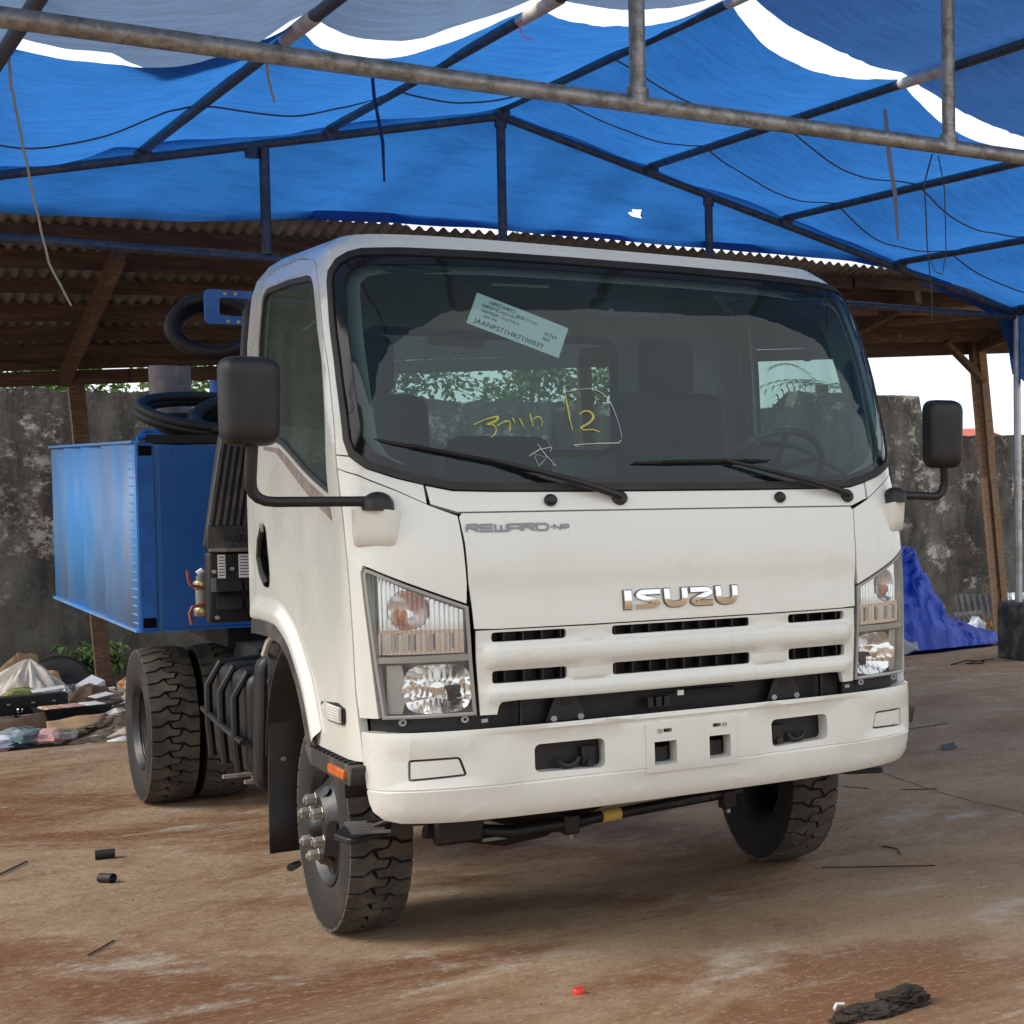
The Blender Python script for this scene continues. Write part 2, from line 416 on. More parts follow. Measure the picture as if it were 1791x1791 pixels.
def normal(ch, a, z):
    p = Vector(ch.pt(a, z)); e = .004
    return (Vector(ch.pt(a+e, z))-Vector(ch.pt(a-e, z))).cross(Vector(ch.pt(a, z+e))-Vector(ch.pt(a, z-e))).normalized()
def on(ch, a, z, off=0): return Vector(ch.pt(a, z))+normal(ch, a, z)*off
def panel(name, outline, m, parent, holes=(), ch=None, off=0., th=.014, step=.05, disp=None, extra_z=(), smooth=38, back=False):
    ch = ch or cab
    bm = fill2d(outline, holes)
    xs = [p[0] for p in outline]; zs = [p[1] for p in outline]
    k = math.floor(min(xs)/step)+1
    while k*step < max(xs)-1e-4:
        bmesh.ops.bisect_plane(bm, geom=bm.verts[:]+bm.edges[:]+bm.faces[:], plane_co=(k*step+.00013, 0, 0), plane_no=(1, 0, 0), dist=1e-6); k += 1
    cuts = list(extra_z); k = math.floor(min(zs)/step)+1
    while k*step < max(zs)-1e-4: cuts.append(k*step+.00017); k += 1
    for c in cuts:
        bmesh.ops.bisect_plane(bm, geom=bm.verts[:]+bm.edges[:]+bm.faces[:], plane_co=(0, c, 0), plane_no=(0, 1, 0), dist=1e-6)
    bmesh.ops.remove_doubles(bm, verts=bm.verts, dist=2e-4)
    if th:
        bd = [e for e in bm.edges if len(e.link_faces) == 1]
        r = bmesh.ops.extrude_edge_only(bm, edges=bd)
        for g in r['geom']:
            if isinstance(g, bmesh.types.BMVert): g.co.z = -th
    for v in bm.verts:
        a, z, w_ = v.co; d = off+w_+(disp(a, z) if disp else 0)
        v.co = on(ch, a, z, d)
    me = bpy.data.meshes.new(name); bm.to_mesh(me); bm.free()
    return link(name, me, m, parent, smooth)
def mir(pts): return [(-a, b) for a, b in pts][::-1]
def sym(half):
    """half outline traced on the left (from the lower centre up to the upper centre) -> full symmetric outline"""
    return half+[(-a, b) for a, b in half[::-1]]
def decal(name, poly, m, parent, ch=None, off=.001, th=.0008, step=.05): return panel(name, poly, m, parent, (), ch, off, th, step)

# ================================================================== the truck
truck = thing('truck', 'white cab-over truck with a blue equipment box behind the cab, parked under the tarpaulin shelter', 'truck', (0, 1.12, 0))
T = truck
WS = [(-.3, 1.651), (-.596, 1.653), (-.714, 1.657), (-.80, 1.678), (-.871, 1.699), (-.962, 1.732), (-1.017, 1.772), (-1.037, 1.824), (-1.040, 1.871), (-1.051, 2.035), (-1.056, 2.153),
      (-1.062, 2.273), (-1.062, 2.367), (-1.055, 2.406), (-1.024, 2.447), (-.982, 2.474), (-.938, 2.487), (-.815, 2.494), (-.549, 2.499), (-.2, 2.502)]
GL = [(-.3, 1.700), (-.59, 1.701), (-.725, 1.705), (-.80, 1.726), (-.866, 1.749), (-.933, 1.785), (-.968, 1.839), (-.976, 1.919), (-.986, 2.151), (-.987, 2.249), (-.987, 2.352), (-.978, 2.393), (-.95, 2.418),
      (-.9, 2.430), (-.548, 2.446), (-.2, 2.450)]
ws_out, ws_glass = sym(WS), sym(GL); ws_in = inset(ws_out, .026)
DF = [(-1.030, .762), (-1.066, .99), (-1.083, 1.30), (-1.097, 1.5), (-1.097, 1.85), (-1.107, 2.06), (-1.141, 2.30), (-1.157, 2.392), (-1.195, 2.445), (-1.27, 2.474)]   # front seam of the left door, upwards
DT = [(-1.6, 2.487), (-2.0, 2.492), (-2.30, 2.484), (-2.42, 2.455), (-2.475, 2.39), (-2.50, 2.2), (-2.505, 1.9), (-2.50, 1.25), (-2.495, 1.146)]                       # over the top and down the rear
ARCH = [(-2.495, 1.146), (-2.35, 1.150), (-2.2, 1.148), (-2.10, 1.142), (-2.014, 1.122), (-1.92, 1.09), (-1.836, 1.046), (-1.722, .966), (-1.66, .905), (-1.617, .85), (-1.575, .79), (-1.55, .762)]
sR = 2.61
# ---- white shell: pillars, header, roof sides
gk = [p for p in WS if p[1] > 1.76]
left_in = [(-1.017, 1.7745), (-1.093, 1.7775)]+[p for p in DF if p[1] > 1.80]+DT
left_in = [left_in[0], left_in[1]]+[(a+.005 if i < 8 else a, b+(.005 if i >= 6 else 0)) for i, (a, b) in enumerate(left_in[2:])]
left_in = left_in[:-9]+[(a-.005, b+.004) for a, b in left_in[-9:]]
out_l = [(-sR, 1.146), (-sR, 2.555)]
shell = out_l+mir(out_l)+mir(left_in)[0:]+mir(gk)[::-1][::-1]
# assemble explicitly: outer rectangle, right door edge, windscreen arch, left door edge
shell = [(-sR, 1.146), (-sR, 2.555), (sR, 2.555), (sR, 1.146)]+[(-a, b) for a, b in left_in[::-1]]+[(-a, b) for a, b in gk]+[(a, b) for a, b in gk[::-1]]+left_in
panel('cab_shell', shell, 'white', T, th=.03, step=.06)
# ---- roof cap
rim = [cab.pt(-sR+2*sR*i/120, 2.5545) for i in range(121)]
mb = MB(); cx0, cy0 = 0, 1.25
rings = 9; vs = []
for k in range(rings+1):
    t = k/rings; zc = 2.5545+.028*(1-(1-t)**2.2)
    for (x, y, z) in rim: vs.append((x*(1-t)+cx0*t*0+x*0, y*(1-t)+cy0*t, zc-(.0 if k else 0)))
nr = len(rim); fs = [(k*nr+i, k*nr+i+1, (k+1)*nr+i+1, (k+1)*nr+i) for k in range(rings) for i in range(nr-1)]+[(k*nr+nr-1, k*nr, (k+1)*nr, (k+1)*nr+nr-1) for k in range(rings)]
mb.add(vs, fs).build('roof_panel', 'white', T)
# ---- rear wall of the cab with its window
def flat(name, outer, holes, m, parent, y, th=.02):
    bm = fill2d(outer, holes); bd = [e for e in bm.edges if len(e.link_faces) == 1]
    for g in bmesh.ops.extrude_edge_only(bm, edges=bd)['geom']:
        if isinstance(g, bmesh.types.BMVert): g.co.z = -th
    for v in bm.verts: v.co = (v.co.x, y-v.co.z, v.co.y)
    me = bpy.data.meshes.new(name); bm.to_mesh(me); bm.free(); return link(name, me, m, parent, 0)
rw = rnd([(-.60, 1.80), (.40, 1.80), (.40, 2.29), (-.60, 2.29)], .07, 6)
wallo = [(-1.0, 1.1), (1.0, 1.1), (1.0, 2.0), (.96, 2.40), (.85, 2.545), (-.85, 2.545), (-.96, 2.40), (-1.0, 2.0)]
flat('rear_wall', wallo, [rw], 'liner', T, 1.74)
o = flat('rear_window_seal', inset(rw, -.02), [inset(rw, .012)], 'rubber', T, 1.733, .02)
flat('rear_window', inset(rw, .005), [], 'door_glass', T, 1.75, .004)
# ---- interior trim
panel('headlining', [(-2.5, 1.15), (-2.5, 2.53), (2.5, 2.53), (2.5, 1.15)]+[(-a*.985, b-.012) for a, b in []]+[(1.12, 1.15), (1.12, 1.62), (1.0, 1.62)]+[(a, b) for a, b in [(-p[0]*.97, p[1]-.0) for p in GL]]+[(a*.97, b) for a, b in GL[::-1]]+[(-1.0, 1.62), (-1.12, 1.62), (-1.12, 1.15)],
      'liner', T, holes=[rnd([(-2.42, 1.85), (-2.42, 2.40), (-1.30, 2.40), (-1.24, 1.68), (-1.30, 1.66)], .04), mir(rnd([(-2.42, 1.85), (-2.42, 2.40), (-1.30, 2.40), (-1.24, 1.68), (-1.30, 1.66)], .04))], off=-.045, th=0, step=.08)
MB().box((0, 1.18, 2.515), (1.6, 1.06, .012)).build('roof_lining', 'liner', T)
MB().box((0, 1.0, 1.02), (1.9, 1.5, .03)).build('cab_floor', 'interior', T)
mb = MB(); prof = [(.16, 1.3), (.16, 1.60), (.26, 1.645), (.42, 1.655), (.55, 1.63), (.60, 1.52), (.56, 1.3)]
mb.prism(prof, lambda u, v, w_: (-.93+w_, u+.10*abs((-.93+w_)/.93)**4, v), 1.86)
mb = MB(); nx = 24
mb.grid(lambda u, v: (-.93+1.86*u, (lambda q: prof[int(q)][0]+(prof[min(6, int(q)+1)][0]-prof[int(q)][0])*(q % 1))(v*5.999)+.17*abs(2*u-1)**4, (lambda q: prof[int(q)][1]+(prof[min(6, int(q)+1)][1]-prof[int(q)][1])*(q % 1))(v*5.999)+(.055*max(0, 1-abs((u-.83)/.15))**.6 if .3 < v < .8 else 0)), nx, 18)
mb.build('dashboard', 'dash', T, 60)
mb = MB(); c = Vector((.64, .66, 1.72)); ax = Matrix.Rotation(R(-52), 3, 'X')
mb.tube([c+ax @ Vector((.205*math.cos(a), .205*math.sin(a), 0)) for a in [2*PI*i/32 for i in range(32)]], .015, 8, closed=True)
for a in (R(200), R(-20), R(270)): mb.tube([c, c+ax @ Vector((.2*math.cos(a), .2*math.sin(a), 0))], .014, 6)
mb.tube([c+ax @ Vector((0, 0, .02)), c+ax @ Vector((0, 0, -.4))], .04, 10); mb.build('steering_wheel', 'dusty_plastic', T)
def seat(x, wd, top, head, name='seat'):
    o_ = MB().box((x, 1.05, 1.42), (wd, .5, .16)).build(name, 'seat', T, bevel=.05)
    b_ = MB().box((x, 1.36, 1.42+(top-1.42)/2), (wd*.94, .14, top-1.42), Matrix.Rotation(R(-8), 3, 'X')).build('seat_back', 'seat', o_, bevel=.05)
    if head: MB().box((x, 1.40, top+.11), (wd*.48, .11, .24)).build('headrest', 'seat', o_, bevel=.045)
seat(-.70, .50, 2.02, True); seat(.50, .50, 2.06, True); seat(-.20, .42, 1.86, False)
mb = MB().box((.06, .70, 2.345), (.25, .03, .065)); mb.tube([(.06, .70, 2.37), (.06, .66, 2.47)], .008, 6); mb.build('rear_view_mirror', 'dash', T, bevel=.012)
mb = MB().tube([(.955, .60, 2.17), (.93, .58, 2.15), (.925, .50, 1.99), (.95, .49, 1.96)], .014, 8); mb.build('grab_handle', 'dash', T)
mb = MB().tube([(-.45, .62, 2.40), (-.25, .62, 2.405)], .008, 6); mb.build('sun_visor_clip', 'lamp_body', T)
for x in (-.52, .52): MB().box((x, .60, 2.44), (.6, .16, .02), Matrix.Rotation(R(18), 3, 'X')).build('sun_visor', 'interior', T, bevel=.006)

# ---- windscreen, rubber, frit band
panel('windscreen_rubber', ws_out, 'rubber', T, [ws_in], off=.007, th=.02, step=.06)
fr_ = panel('windscreen_border', inset(ws_in, -.004), 'black_gloss', T, [ws_glass], off=.001, th=.002, step=.06)
wsg = panel('windscreen', inset(ws_glass, -.002), 'windscreen', T, off=-.001, th=0, step=.06)
# delivery note taped behind the glass
LQ = [(-.568, 2.349), (-.277, 2.235), (-.328, 2.124), (-.615, 2.237)]
def lab(u, v, off=.004):
    a = Vector(LQ[3]).lerp(Vector(LQ[2]), u); b = Vector(LQ[0]).lerp(Vector(LQ[1]), u); p = a.lerp(b, v); return on(cab, p.x, p.y, off-.0105)
note = MB().grid(lambda u, v: lab(u, v), 6, 3).build('paper_note', 'paper', T, 0)
def note_text(txt, x, y, sz, sx=1.0):
    text_mesh(txt, sz, lambda u, v: lab((x+u)/.335, (y+v)/.125, .0052), 'note_print', 'ink', note, sx=sx)
note_text('JAANPS71HR7100039', .022, .012, .026, 1.05); note_text('NPS71HR221', .05, .100, .018); note_text('NPS71E-HJ5VAY', .03, .080, .018); note_text('GB00EJIR 31017414', .03, .061, .017)
note_text('APE 3PK', .045, .043, .014); note_text('\u8eca\u4e21\u30e9\u30d9\u30eb', .150, .088, .016); note_text('02763', .262, .064, .018); note_text('4JJ60', .258, .046, .015)
# chalk marks on the glass (traced as strokes)
def chalk(name, pts, wd, m='chalk'):
    P = []
    for i in range(len(pts)-1):
        for k in range(4):
            t = k/4; P.append(on(cab, pts[i][0]+(pts[i+1][0]-pts[i][0])*t, pts[i][1]+(pts[i+1][1]-pts[i][1])*t, .003))
    P.append(on(cab, *pts[-1], .003)); n = len(P)
    MB().tube(P, [wd*(.55+.45*math.sin(PI*min(1, (i+1)/n*1.3))) for i in range(n)], 5).build(name, m, T, 60)
def px(u, v):          # chalk layout: u right, v down, in hundredths of the sketch
    return (-.635+(u-840)*.00192-(v-700)*.00006, 1.945-(v-700)*.00193)
chalk('chalk_mark', [px(*p) for p in arc([(843, 735), (865, 724), (884, 719), (880, 728), (862, 735), (874, 733), (880, 742), (876, 752), (870, 757)], 8)], .0042)
chalk('chalk_mark', [px(*p) for p in arc([(880, 737), (893, 728), (903, 728), (900, 746)], 5)], .0036)
for a, b in (((907, 722), (910, 731)), ((918, 722), (924, 738)), ((936, 714), (940, 737))): chalk('chalk_mark', [px(*a), px(*b)], .0033)
chalk('chalk_mark', [px(*p) for p in arc([(940, 724), (950, 717), (956, 726), (955, 735)], 4)], .003)
chalk('chalk_stroke', [px(*p) for p in [(1000, 678), (1002, 700), (1004, 725), (1007, 742)]], .0036)
chalk('chalk_numeral', [px(*p) for p in arc([(1021, 713), (1030, 706), (1042, 708), (1047, 717), (1040, 727), (1021, 738), (1026, 742), (1043, 740), (1055, 745)], 6)], .0048)
chalk('chalk_arrow', [px(*p) for p in arc([(1003, 672), (1040, 664), (1062, 668), (1078, 684), (1086, 710), (1093, 740), (1094, 755)], 16)], .0016, 'chalk_white')
chalk('chalk_arrow', [px(*p) for p in arc([(1093, 759), (1088, 765), (1050, 766), (1006, 769), (1016, 772)], 4)], .0022, 'chalk_white')
chalk('chalk_star', [px(*p) for p in [(930, 790), (948, 778), (970, 773), (966, 782)]], .0018, 'chalk_white')
chalk('chalk_star', [px(*p) for p in [(946, 768), (958, 788), (975, 808), (968, 805)]], .0016, 'chalk_white')
chalk('chalk_star', [px(*p) for p in [(940, 790), (945, 808), (960, 792), (938, 786)]], .0010, 'chalk_white')
# ---- cowl below the windscreen
panel('cowl_panel', sym([(-.3, 1.586), (-.708, 1.585), (-.784, 1.612), (-.790, 1.671), (-.714, 1.653), (-.596, 1.6495), (-.3, 1.647)]), 'white', T, th=.02)
cs = [(-.795, 1.613), (-.882, 1.661), (-.992, 1.7095), (-1.09, 1.731), (-1.092, 1.772), (-1.022, 1.768), (-.962, 1.7275), (-.871, 1.6945), (-.797, 1.674)]
for q in (cs, mir(cs)): panel('cowl_side', q, 'white', T, th=.02)
def knob(s_, z, r, name='washer_nozzle'):
    p, n_ = on(cab, s_, z, 0), normal(cab, s_, z)
    MB().tube([p, p+n_*.012, p+n_*.02], [r, r, r*.55], 16).build(name, 'black_plastic', T)
    return p, n_
for s_ in (-.418, .404):
    p, n_ = knob(s_, 1.618, .021)
for piv, mid, ends in (((-.187, 1.623), (-.60, 1.757), ((-.925, 1.824), (-.43, 1.716))), ((.69, 1.62), (.20, 1.757), ((-.124, 1.747), (.388, 1.757)))):
    knob(*piv, .026, 'wiper_pivot')
    pts = [on(cab, piv[0]+(mid[0]-piv[0])*t, piv[1]+(mid[1]-piv[1])*t, .022+.016*math.sin(PI*t)) for t in [i/8 for i in range(9)]]
    wa = MB().tube(pts, [.014, .014, .013, .012, .010, .009, .008, .007, .007], 8).build('wiper', 'black_plastic', T)
    e0, e1 = ends
    bl = [on(cab, e0[0]+(e1[0]-e0[0])*t, e0[1]+(e1[1]-e0[1])*t, .012) for t in [i/10 for i in range(11)]]
    b2 = [on(cab, e0[0]+(e1[0]-e0[0])*t, e0[1]+(e1[1]-e0[1])*t, .021) for t in [i/10 for i in range(11)]]
    MB().tube(bl, [.003]+[.006]*9+[.003], 6).build('wiper_blade', 'rubber', wa); MB().tube(b2[2:9], .006, 6).build('blade_frame', 'black_metal', wa)
# ---- front panel
hd = sym([(-.3, 1.190), (-.62, 1.191), (-.682, 1.194), (-.686, 1.27), (-.693, 1.347), (-.696, 1.48), (-.706, 1.566), (-.697, 1.579), (-.3, 1.580)])
panel('front_panel', hd, 'white', T, th=.02, disp=lambda a, z: -.004*math.exp(-((z-1.30)/.06)**2)+.004*math.exp(-((z-1.47)/.10)**2))
def letter(name, poly, m, off, th, edge=None, em=None):
    zc_ = (min(p[1] for p in poly)+max(p[1] for p in poly))/2
    o_ = panel(name, poly, m, T, off=off, th=th, step=.008 if edge else .03, disp=(lambda a, z: .0055*(1-((z-zc_)/.034)**2)) if edge else None, smooth=30)
    if edge: panel('letter_edge', inset(poly, -edge), em, o_, off=off-.0045, th=th, step=.03)
z0, z1 = 1.233, 1.299; hw = .017
def zz(t): return z0+(z1-z0)*t
L_ = {}
letter('badge_letter', [(-.203, z0), (-.178, z0), (-.178, z1), (-.203, z1)], 'chrome', .005, .012, .0035, 'chrome_edge')
def Spath(x0, x1, flip):
    w2 = hw/2; P = [(x1-.002, z1-w2), (x0+.022, z1-w2), (x0+w2, zz(.72)), (x0+.03, zz(.56)), (x1-.03, zz(.42)), (x1-w2, zz(.26)), (x1-.022, z0+w2), (x0+.002, z0+w2)]
    if flip: P = [(x0+x1-a, b) for a, b in P]
    return arc(P, .02, 5)
letter('badge_letter', ribbon(Spath(-.166, -.076, False), hw), 'chrome', .005, .012, .0035, 'chrome_edge')
for x0, x1 in ((-.065, .019), (.121, .203)):
    letter('badge_letter', ribbon(arc([(x0+.0105, z1), (x0+.0105, z0+.0095), (x1-.0105, z0+.0095), (x1-.0105, z1)], .026, 6), .0195), 'chrome', .005, .012, .0035, 'chrome_edge')
letter('badge_letter', ribbon(Spath(.028, .112, True), hw), 'chrome', .005, .012, .0035, 'chrome_edge')
# model name on the left of the panel
def word(chars, x, z, w_, h, gap, sw):
    G = {'R': [[(0, 0), (0, .62), (.55, .62)], [(0, 1), (.86, 1), (1, .82), (.86, .5), (.25, .5)], [(.5, .5), (1, 0)]], 'E': [[(1, .97), (0, .97), (0, .03), (1, .03)], [(.1, .5), (.95, .5)]],
         'W': [[(0, 1), (0, .03), (1, .03), (1, 1)], [(.5, .05), (.5, .9)]], 'A': [[(0, 0), (0, .97), (1, .97), (1, 0)], [(.05, .42), (.95, .42)]],
         'D': [[(0, .03), (.8, .03), (1, .3), (1, .7), (.8, .97), (0, .97), (0, .03)]], 'N': [[(0, 0), (0, 1), (1, 0), (1, 1)]], 'P': [[(0, 0), (0, .97), (1, .97), (1, .45), (.05, .45)]]}
    for c_ in chars:
        pl = [ribbon([(x+u*w_, z+v*h) for u, v in p], sw) for p in G[c_]]
        o_ = decal('model_letter', pl[0], 'grey_print', T, off=.0062, )
        for k, q in enumerate(pl[1:]): decal('letter_stroke', q, 'grey_print', o_, off=.0064+.0002*k)
        x += w_+gap
    return x
xe = word('REWARD', -.688, 1.5175, .036, .0225, .0068, .0068)
decal('model_dash', [(xe+.001, 1.527), (xe+.008, 1.527), (xe+.008, 1.531), (xe+.001, 1.531)], 'grey_print', T, off=.0062)
word('NP', xe+.013, 1.520, .020, .0155, .006, .0045)
# ---- grille
def gd(a, z):
    t = [(.94, .008), (.948, .020), (.972, .024), (.985, .020), (1.003, .001), (1.052, .001), (1.064, .016), (1.078, .024), (1.118, .024), (1.131, .014), (1.142, 0), (1.2, 0)]
    d = smooth(t, z, .006); k = max(0, min(1, (.668-abs(a))/.045)); pil = 1-.75*max(0, 1-abs(abs(a)-.322)/.055)**.5 if (1.0 < z < 1.056 or z > 1.138) and abs(abs(a)-.322) < .055 else 1
    return d*k*k*(3-2*k)+(.010*max(0, 1-(abs(abs(a)-.322)/.07)**4) if (1.0 < z < 1.06 or z > 1.135) else 0)
slots = []
for za, zb in ((1.146, 1.179), (1.006, 1.049)):
    for a, b in ((-.632, -.398), (-.246, .246), (.398, .632)): slots.append(rnd([(a, za), (b, za), (b, zb), (a, zb)], .011, 3))
go = sym([(-.3, .945), (-.56, .947), (-.606, .944), (-.615, .93), (-.620, .903), (-.670, .903), (-.679, 1.10), (-.678, 1.187), (-.3, 1.1855)])
panel('grille', go, 'white_trim', T, slots, th=.022, step=.028, disp=gd, extra_z=(.948, .957, .972, .985, 1.0, 1.056, 1.064, 1.078, 1.118, 1.131, 1.14))
mb = MB(); mb.grid(lambda u, v: on(cab, -.66+1.32*u, .95+.24*v, -.07), 30, 2); mb.build('grille_backing', 'black_metal', T)
for zc in (1.1625, 1.0275):
    for k in range(-10, 11):
        a = k*.06+.004
        if any(p[0][0] > 9 for p in ()): pass
        if abs(abs(a)-.322) < .06 or abs(a) > .62: continue
        MB().box(on(cab, a, zc, -.035), (.005, .06, .05)).build('grille_fin', 'black_plastic', T)
# ---- corner panels and mirror pods
cp = [(-.711, 1.571), (-.784, 1.6035), (-.880, 1.6555), (-.992, 1.7045), (-1.088, 1.727), (-1.092, 1.50), (-1.078, 1.30), (-1.061, .99), (-1.046, .908), (-.972, .908), (-.992, 1.091), (-1.013, 1.28), (-1.022, 1.388),
      (-1.010, 1.412), (-.98, 1.402), (-.702, 1.280), (-.699, 1.347), (-.703, 1.48)]
for q in (cp, mir(cp)): panel('corner_panel', q, 'white', T, th=.02)
ls = [(-1.003, .912), (-1.024, 1.10), (-1.038, 1.28), (-1.041, 1.40), (-1.030, 1.40), (-1.022, 1.28), (-1.002, 1.09), (-.98, .912)]
for sg in (-1, 1):
    c0 = on(cab, sg*.955, 1.55, 0); n_ = normal(cab, sg*.955, 1.55); side = Vector((0, 0, 1)).cross(n_)*1
    def pod(u, v, w_, c0=c0, n_=n_, side=side): return c0+side*u+Vector((0, 0, v))+n_*w_
    mb = MB(); lv = [(-.080, .066, .006), (-.072, .074, .020), (-.03, .076, .026), (.04, .076, .030)]; rings_ = []
    for (v, hw_, dp) in lv: rings_.append([pod(hw_*math.copysign(abs(math.cos(a))**.5, math.cos(a)), v, -.03+(dp+.03)*abs(math.sin(a))**.5) for a in [PI*i/16 for i in range(17)]])
    vs = [p for r_ in rings_ for p in r_]; mb.add(vs, [(k*17+i, k*17+i+1, (k+1)*17+i+1, (k+1)*17+i) for k in range(3) for i in range(16)]+[tuple(range(17))[::-1], tuple(range(51, 68))])
    mb.build('mirror_pod', 'white', T, 50)
# ---- mirrors
def mirror(sg, head, base, elbow, wd, ht, tilt):
    bx_, by_, bz_ = base; mb = MB()
    mb.lathe([(.001, .062), (.018, .059), (.034, .049), (.045, .030), (.048, .0)], (bx_, by_, bz_), 'z', 20)
    mroot = mb.build('mirror_arm', 'black_plastic', T)
    path = [(bx_, by_, bz_+.03), (elbow[0]-sg*.07, elbow[1]-.02, elbow[2])]
    e = Vector(elbow); a0 = Vector(path[1])
    hb = Vector((head[0], head[1], head[2]-ht/2+.02)); up_ = Vector((elbow[0]+(hb.x-elbow[0])*.45, elbow[1]+(hb.y-elbow[1])*.45, elbow[2]+.075))
    for k in range(1, 6):
        t = k/5; path.append(tuple(a0*(1-t)**2+e*2*t*(1-t)+up_*t*t))
    path += [tuple(hb)]
    MB().tube(path, .0175, 12).build('tube', 'black_plastic', mroot)
    poly = rnd([(-wd/2, -ht/2), (wd/2*.92, -ht/2), (wd/2, ht/2), (-wd/2, ht/2)], .05, 6); mb = MB(); rot = Matrix.Rotation(R(tilt), 3, 'Z')
    lay = [([(u*k_, v*(1-(1-k_)*wd/ht)) for u, v in poly], d_) for k_, d_ in ((.3, -.056), (.62, -.053), (.82, -.045), (.95, -.028), (1, -.004), (1, .03), (.94, .036))]
    n = len(poly); vs = [Vector(head)+rot @ Vector((u, w_, v)) for pl, w_ in lay for u, v in pl]
    mb.add(vs, [(k*n+i, k*n+(i+1) % n, (k+1)*n+(i+1) % n, (k+1)*n+i) for k in range(len(lay)-1) for i in range(n)]+[tuple(range(n))[::-1], tuple(range((len(lay)-1)*n, len(lay)*n))])
    hd_ = mb.build('mirror_head', 'black_plastic', T, 60)
    pg = [(u*.9, v*.94) for u, v in poly]; vs = [Vector(head)+rot @ Vector((u, .0385, v)) for u, v in pg]
    MB().add(vs, [tuple(range(n))]).build('mirror_glass', 'chrome', hd_, 0)
mirror(-1, (-1.277, .30, 1.943), (-.940, .222, 1.592), (-1.285, .33, 1.622), .168, .285, 6)
mirror(1, (1.222, .30, 1.872), (.945, .215, 1.592), (1.245, .33, 1.612), .162, .285, -6)
# ---- doors
WIN = rnd([(-2.43, 2.385), (-2.38, 2.415), (-2.0, 2.422), (-1.30, 2.415), (-1.222, 2.395), (-1.172, 2.10), (-1.185, 1.96), (-1.222, 1.642), (-2.06, 1.818), (-2.20, 1.832), (-2.43, 1.836)], [.03, .06, 0, .05, .04, 0, 0, .01, .05, .05, .04], 4)
door = [(a-.003, b) for a, b in DF]+DT[:-1]+ARCH
def arch_d(a, z):
    d = min((Vector((abs(a), z))-Vector((-p[0], p[1]))).length for p in ARCH_F); return .020*(lambda q: q*q*(3-2*q))(min(1, max(0, (.095-d)/.035))) if d < .095 else 0
ARCH_F = [tuple(Vector(ARCH[i]).lerp(Vector(ARCH[i+1]), k/16)) for i in range(len(ARCH)-1) for k in range(16)]+[(-1.552, .758)]
_c = [Vector(p) for p in ARCH]; ARCH_S = []
for i in range(len(_c)-1):
    p0, p1, p2, p3 = _c[max(0, i-1)], _c[i], _c[i+1], _c[min(len(_c)-1, i+2)]
    for k in range(4):
        t = k/4; ARCH_S.append(tuple(.5*(2*p1+(p2-p0)*t+(2*p0-5*p1+4*p2-p3)*t*t+(3*p1-p0-3*p2+p3)*t**3)))
ARCH_S.append(tuple(_c[-1]))
HND = rnd([(-2.40, 1.515), (-2.455, 1.40), (-2.36, 1.278), (-2.262, 1.276), (-2.255, 1.338), (-2.305, 1.515)], .03, 4)
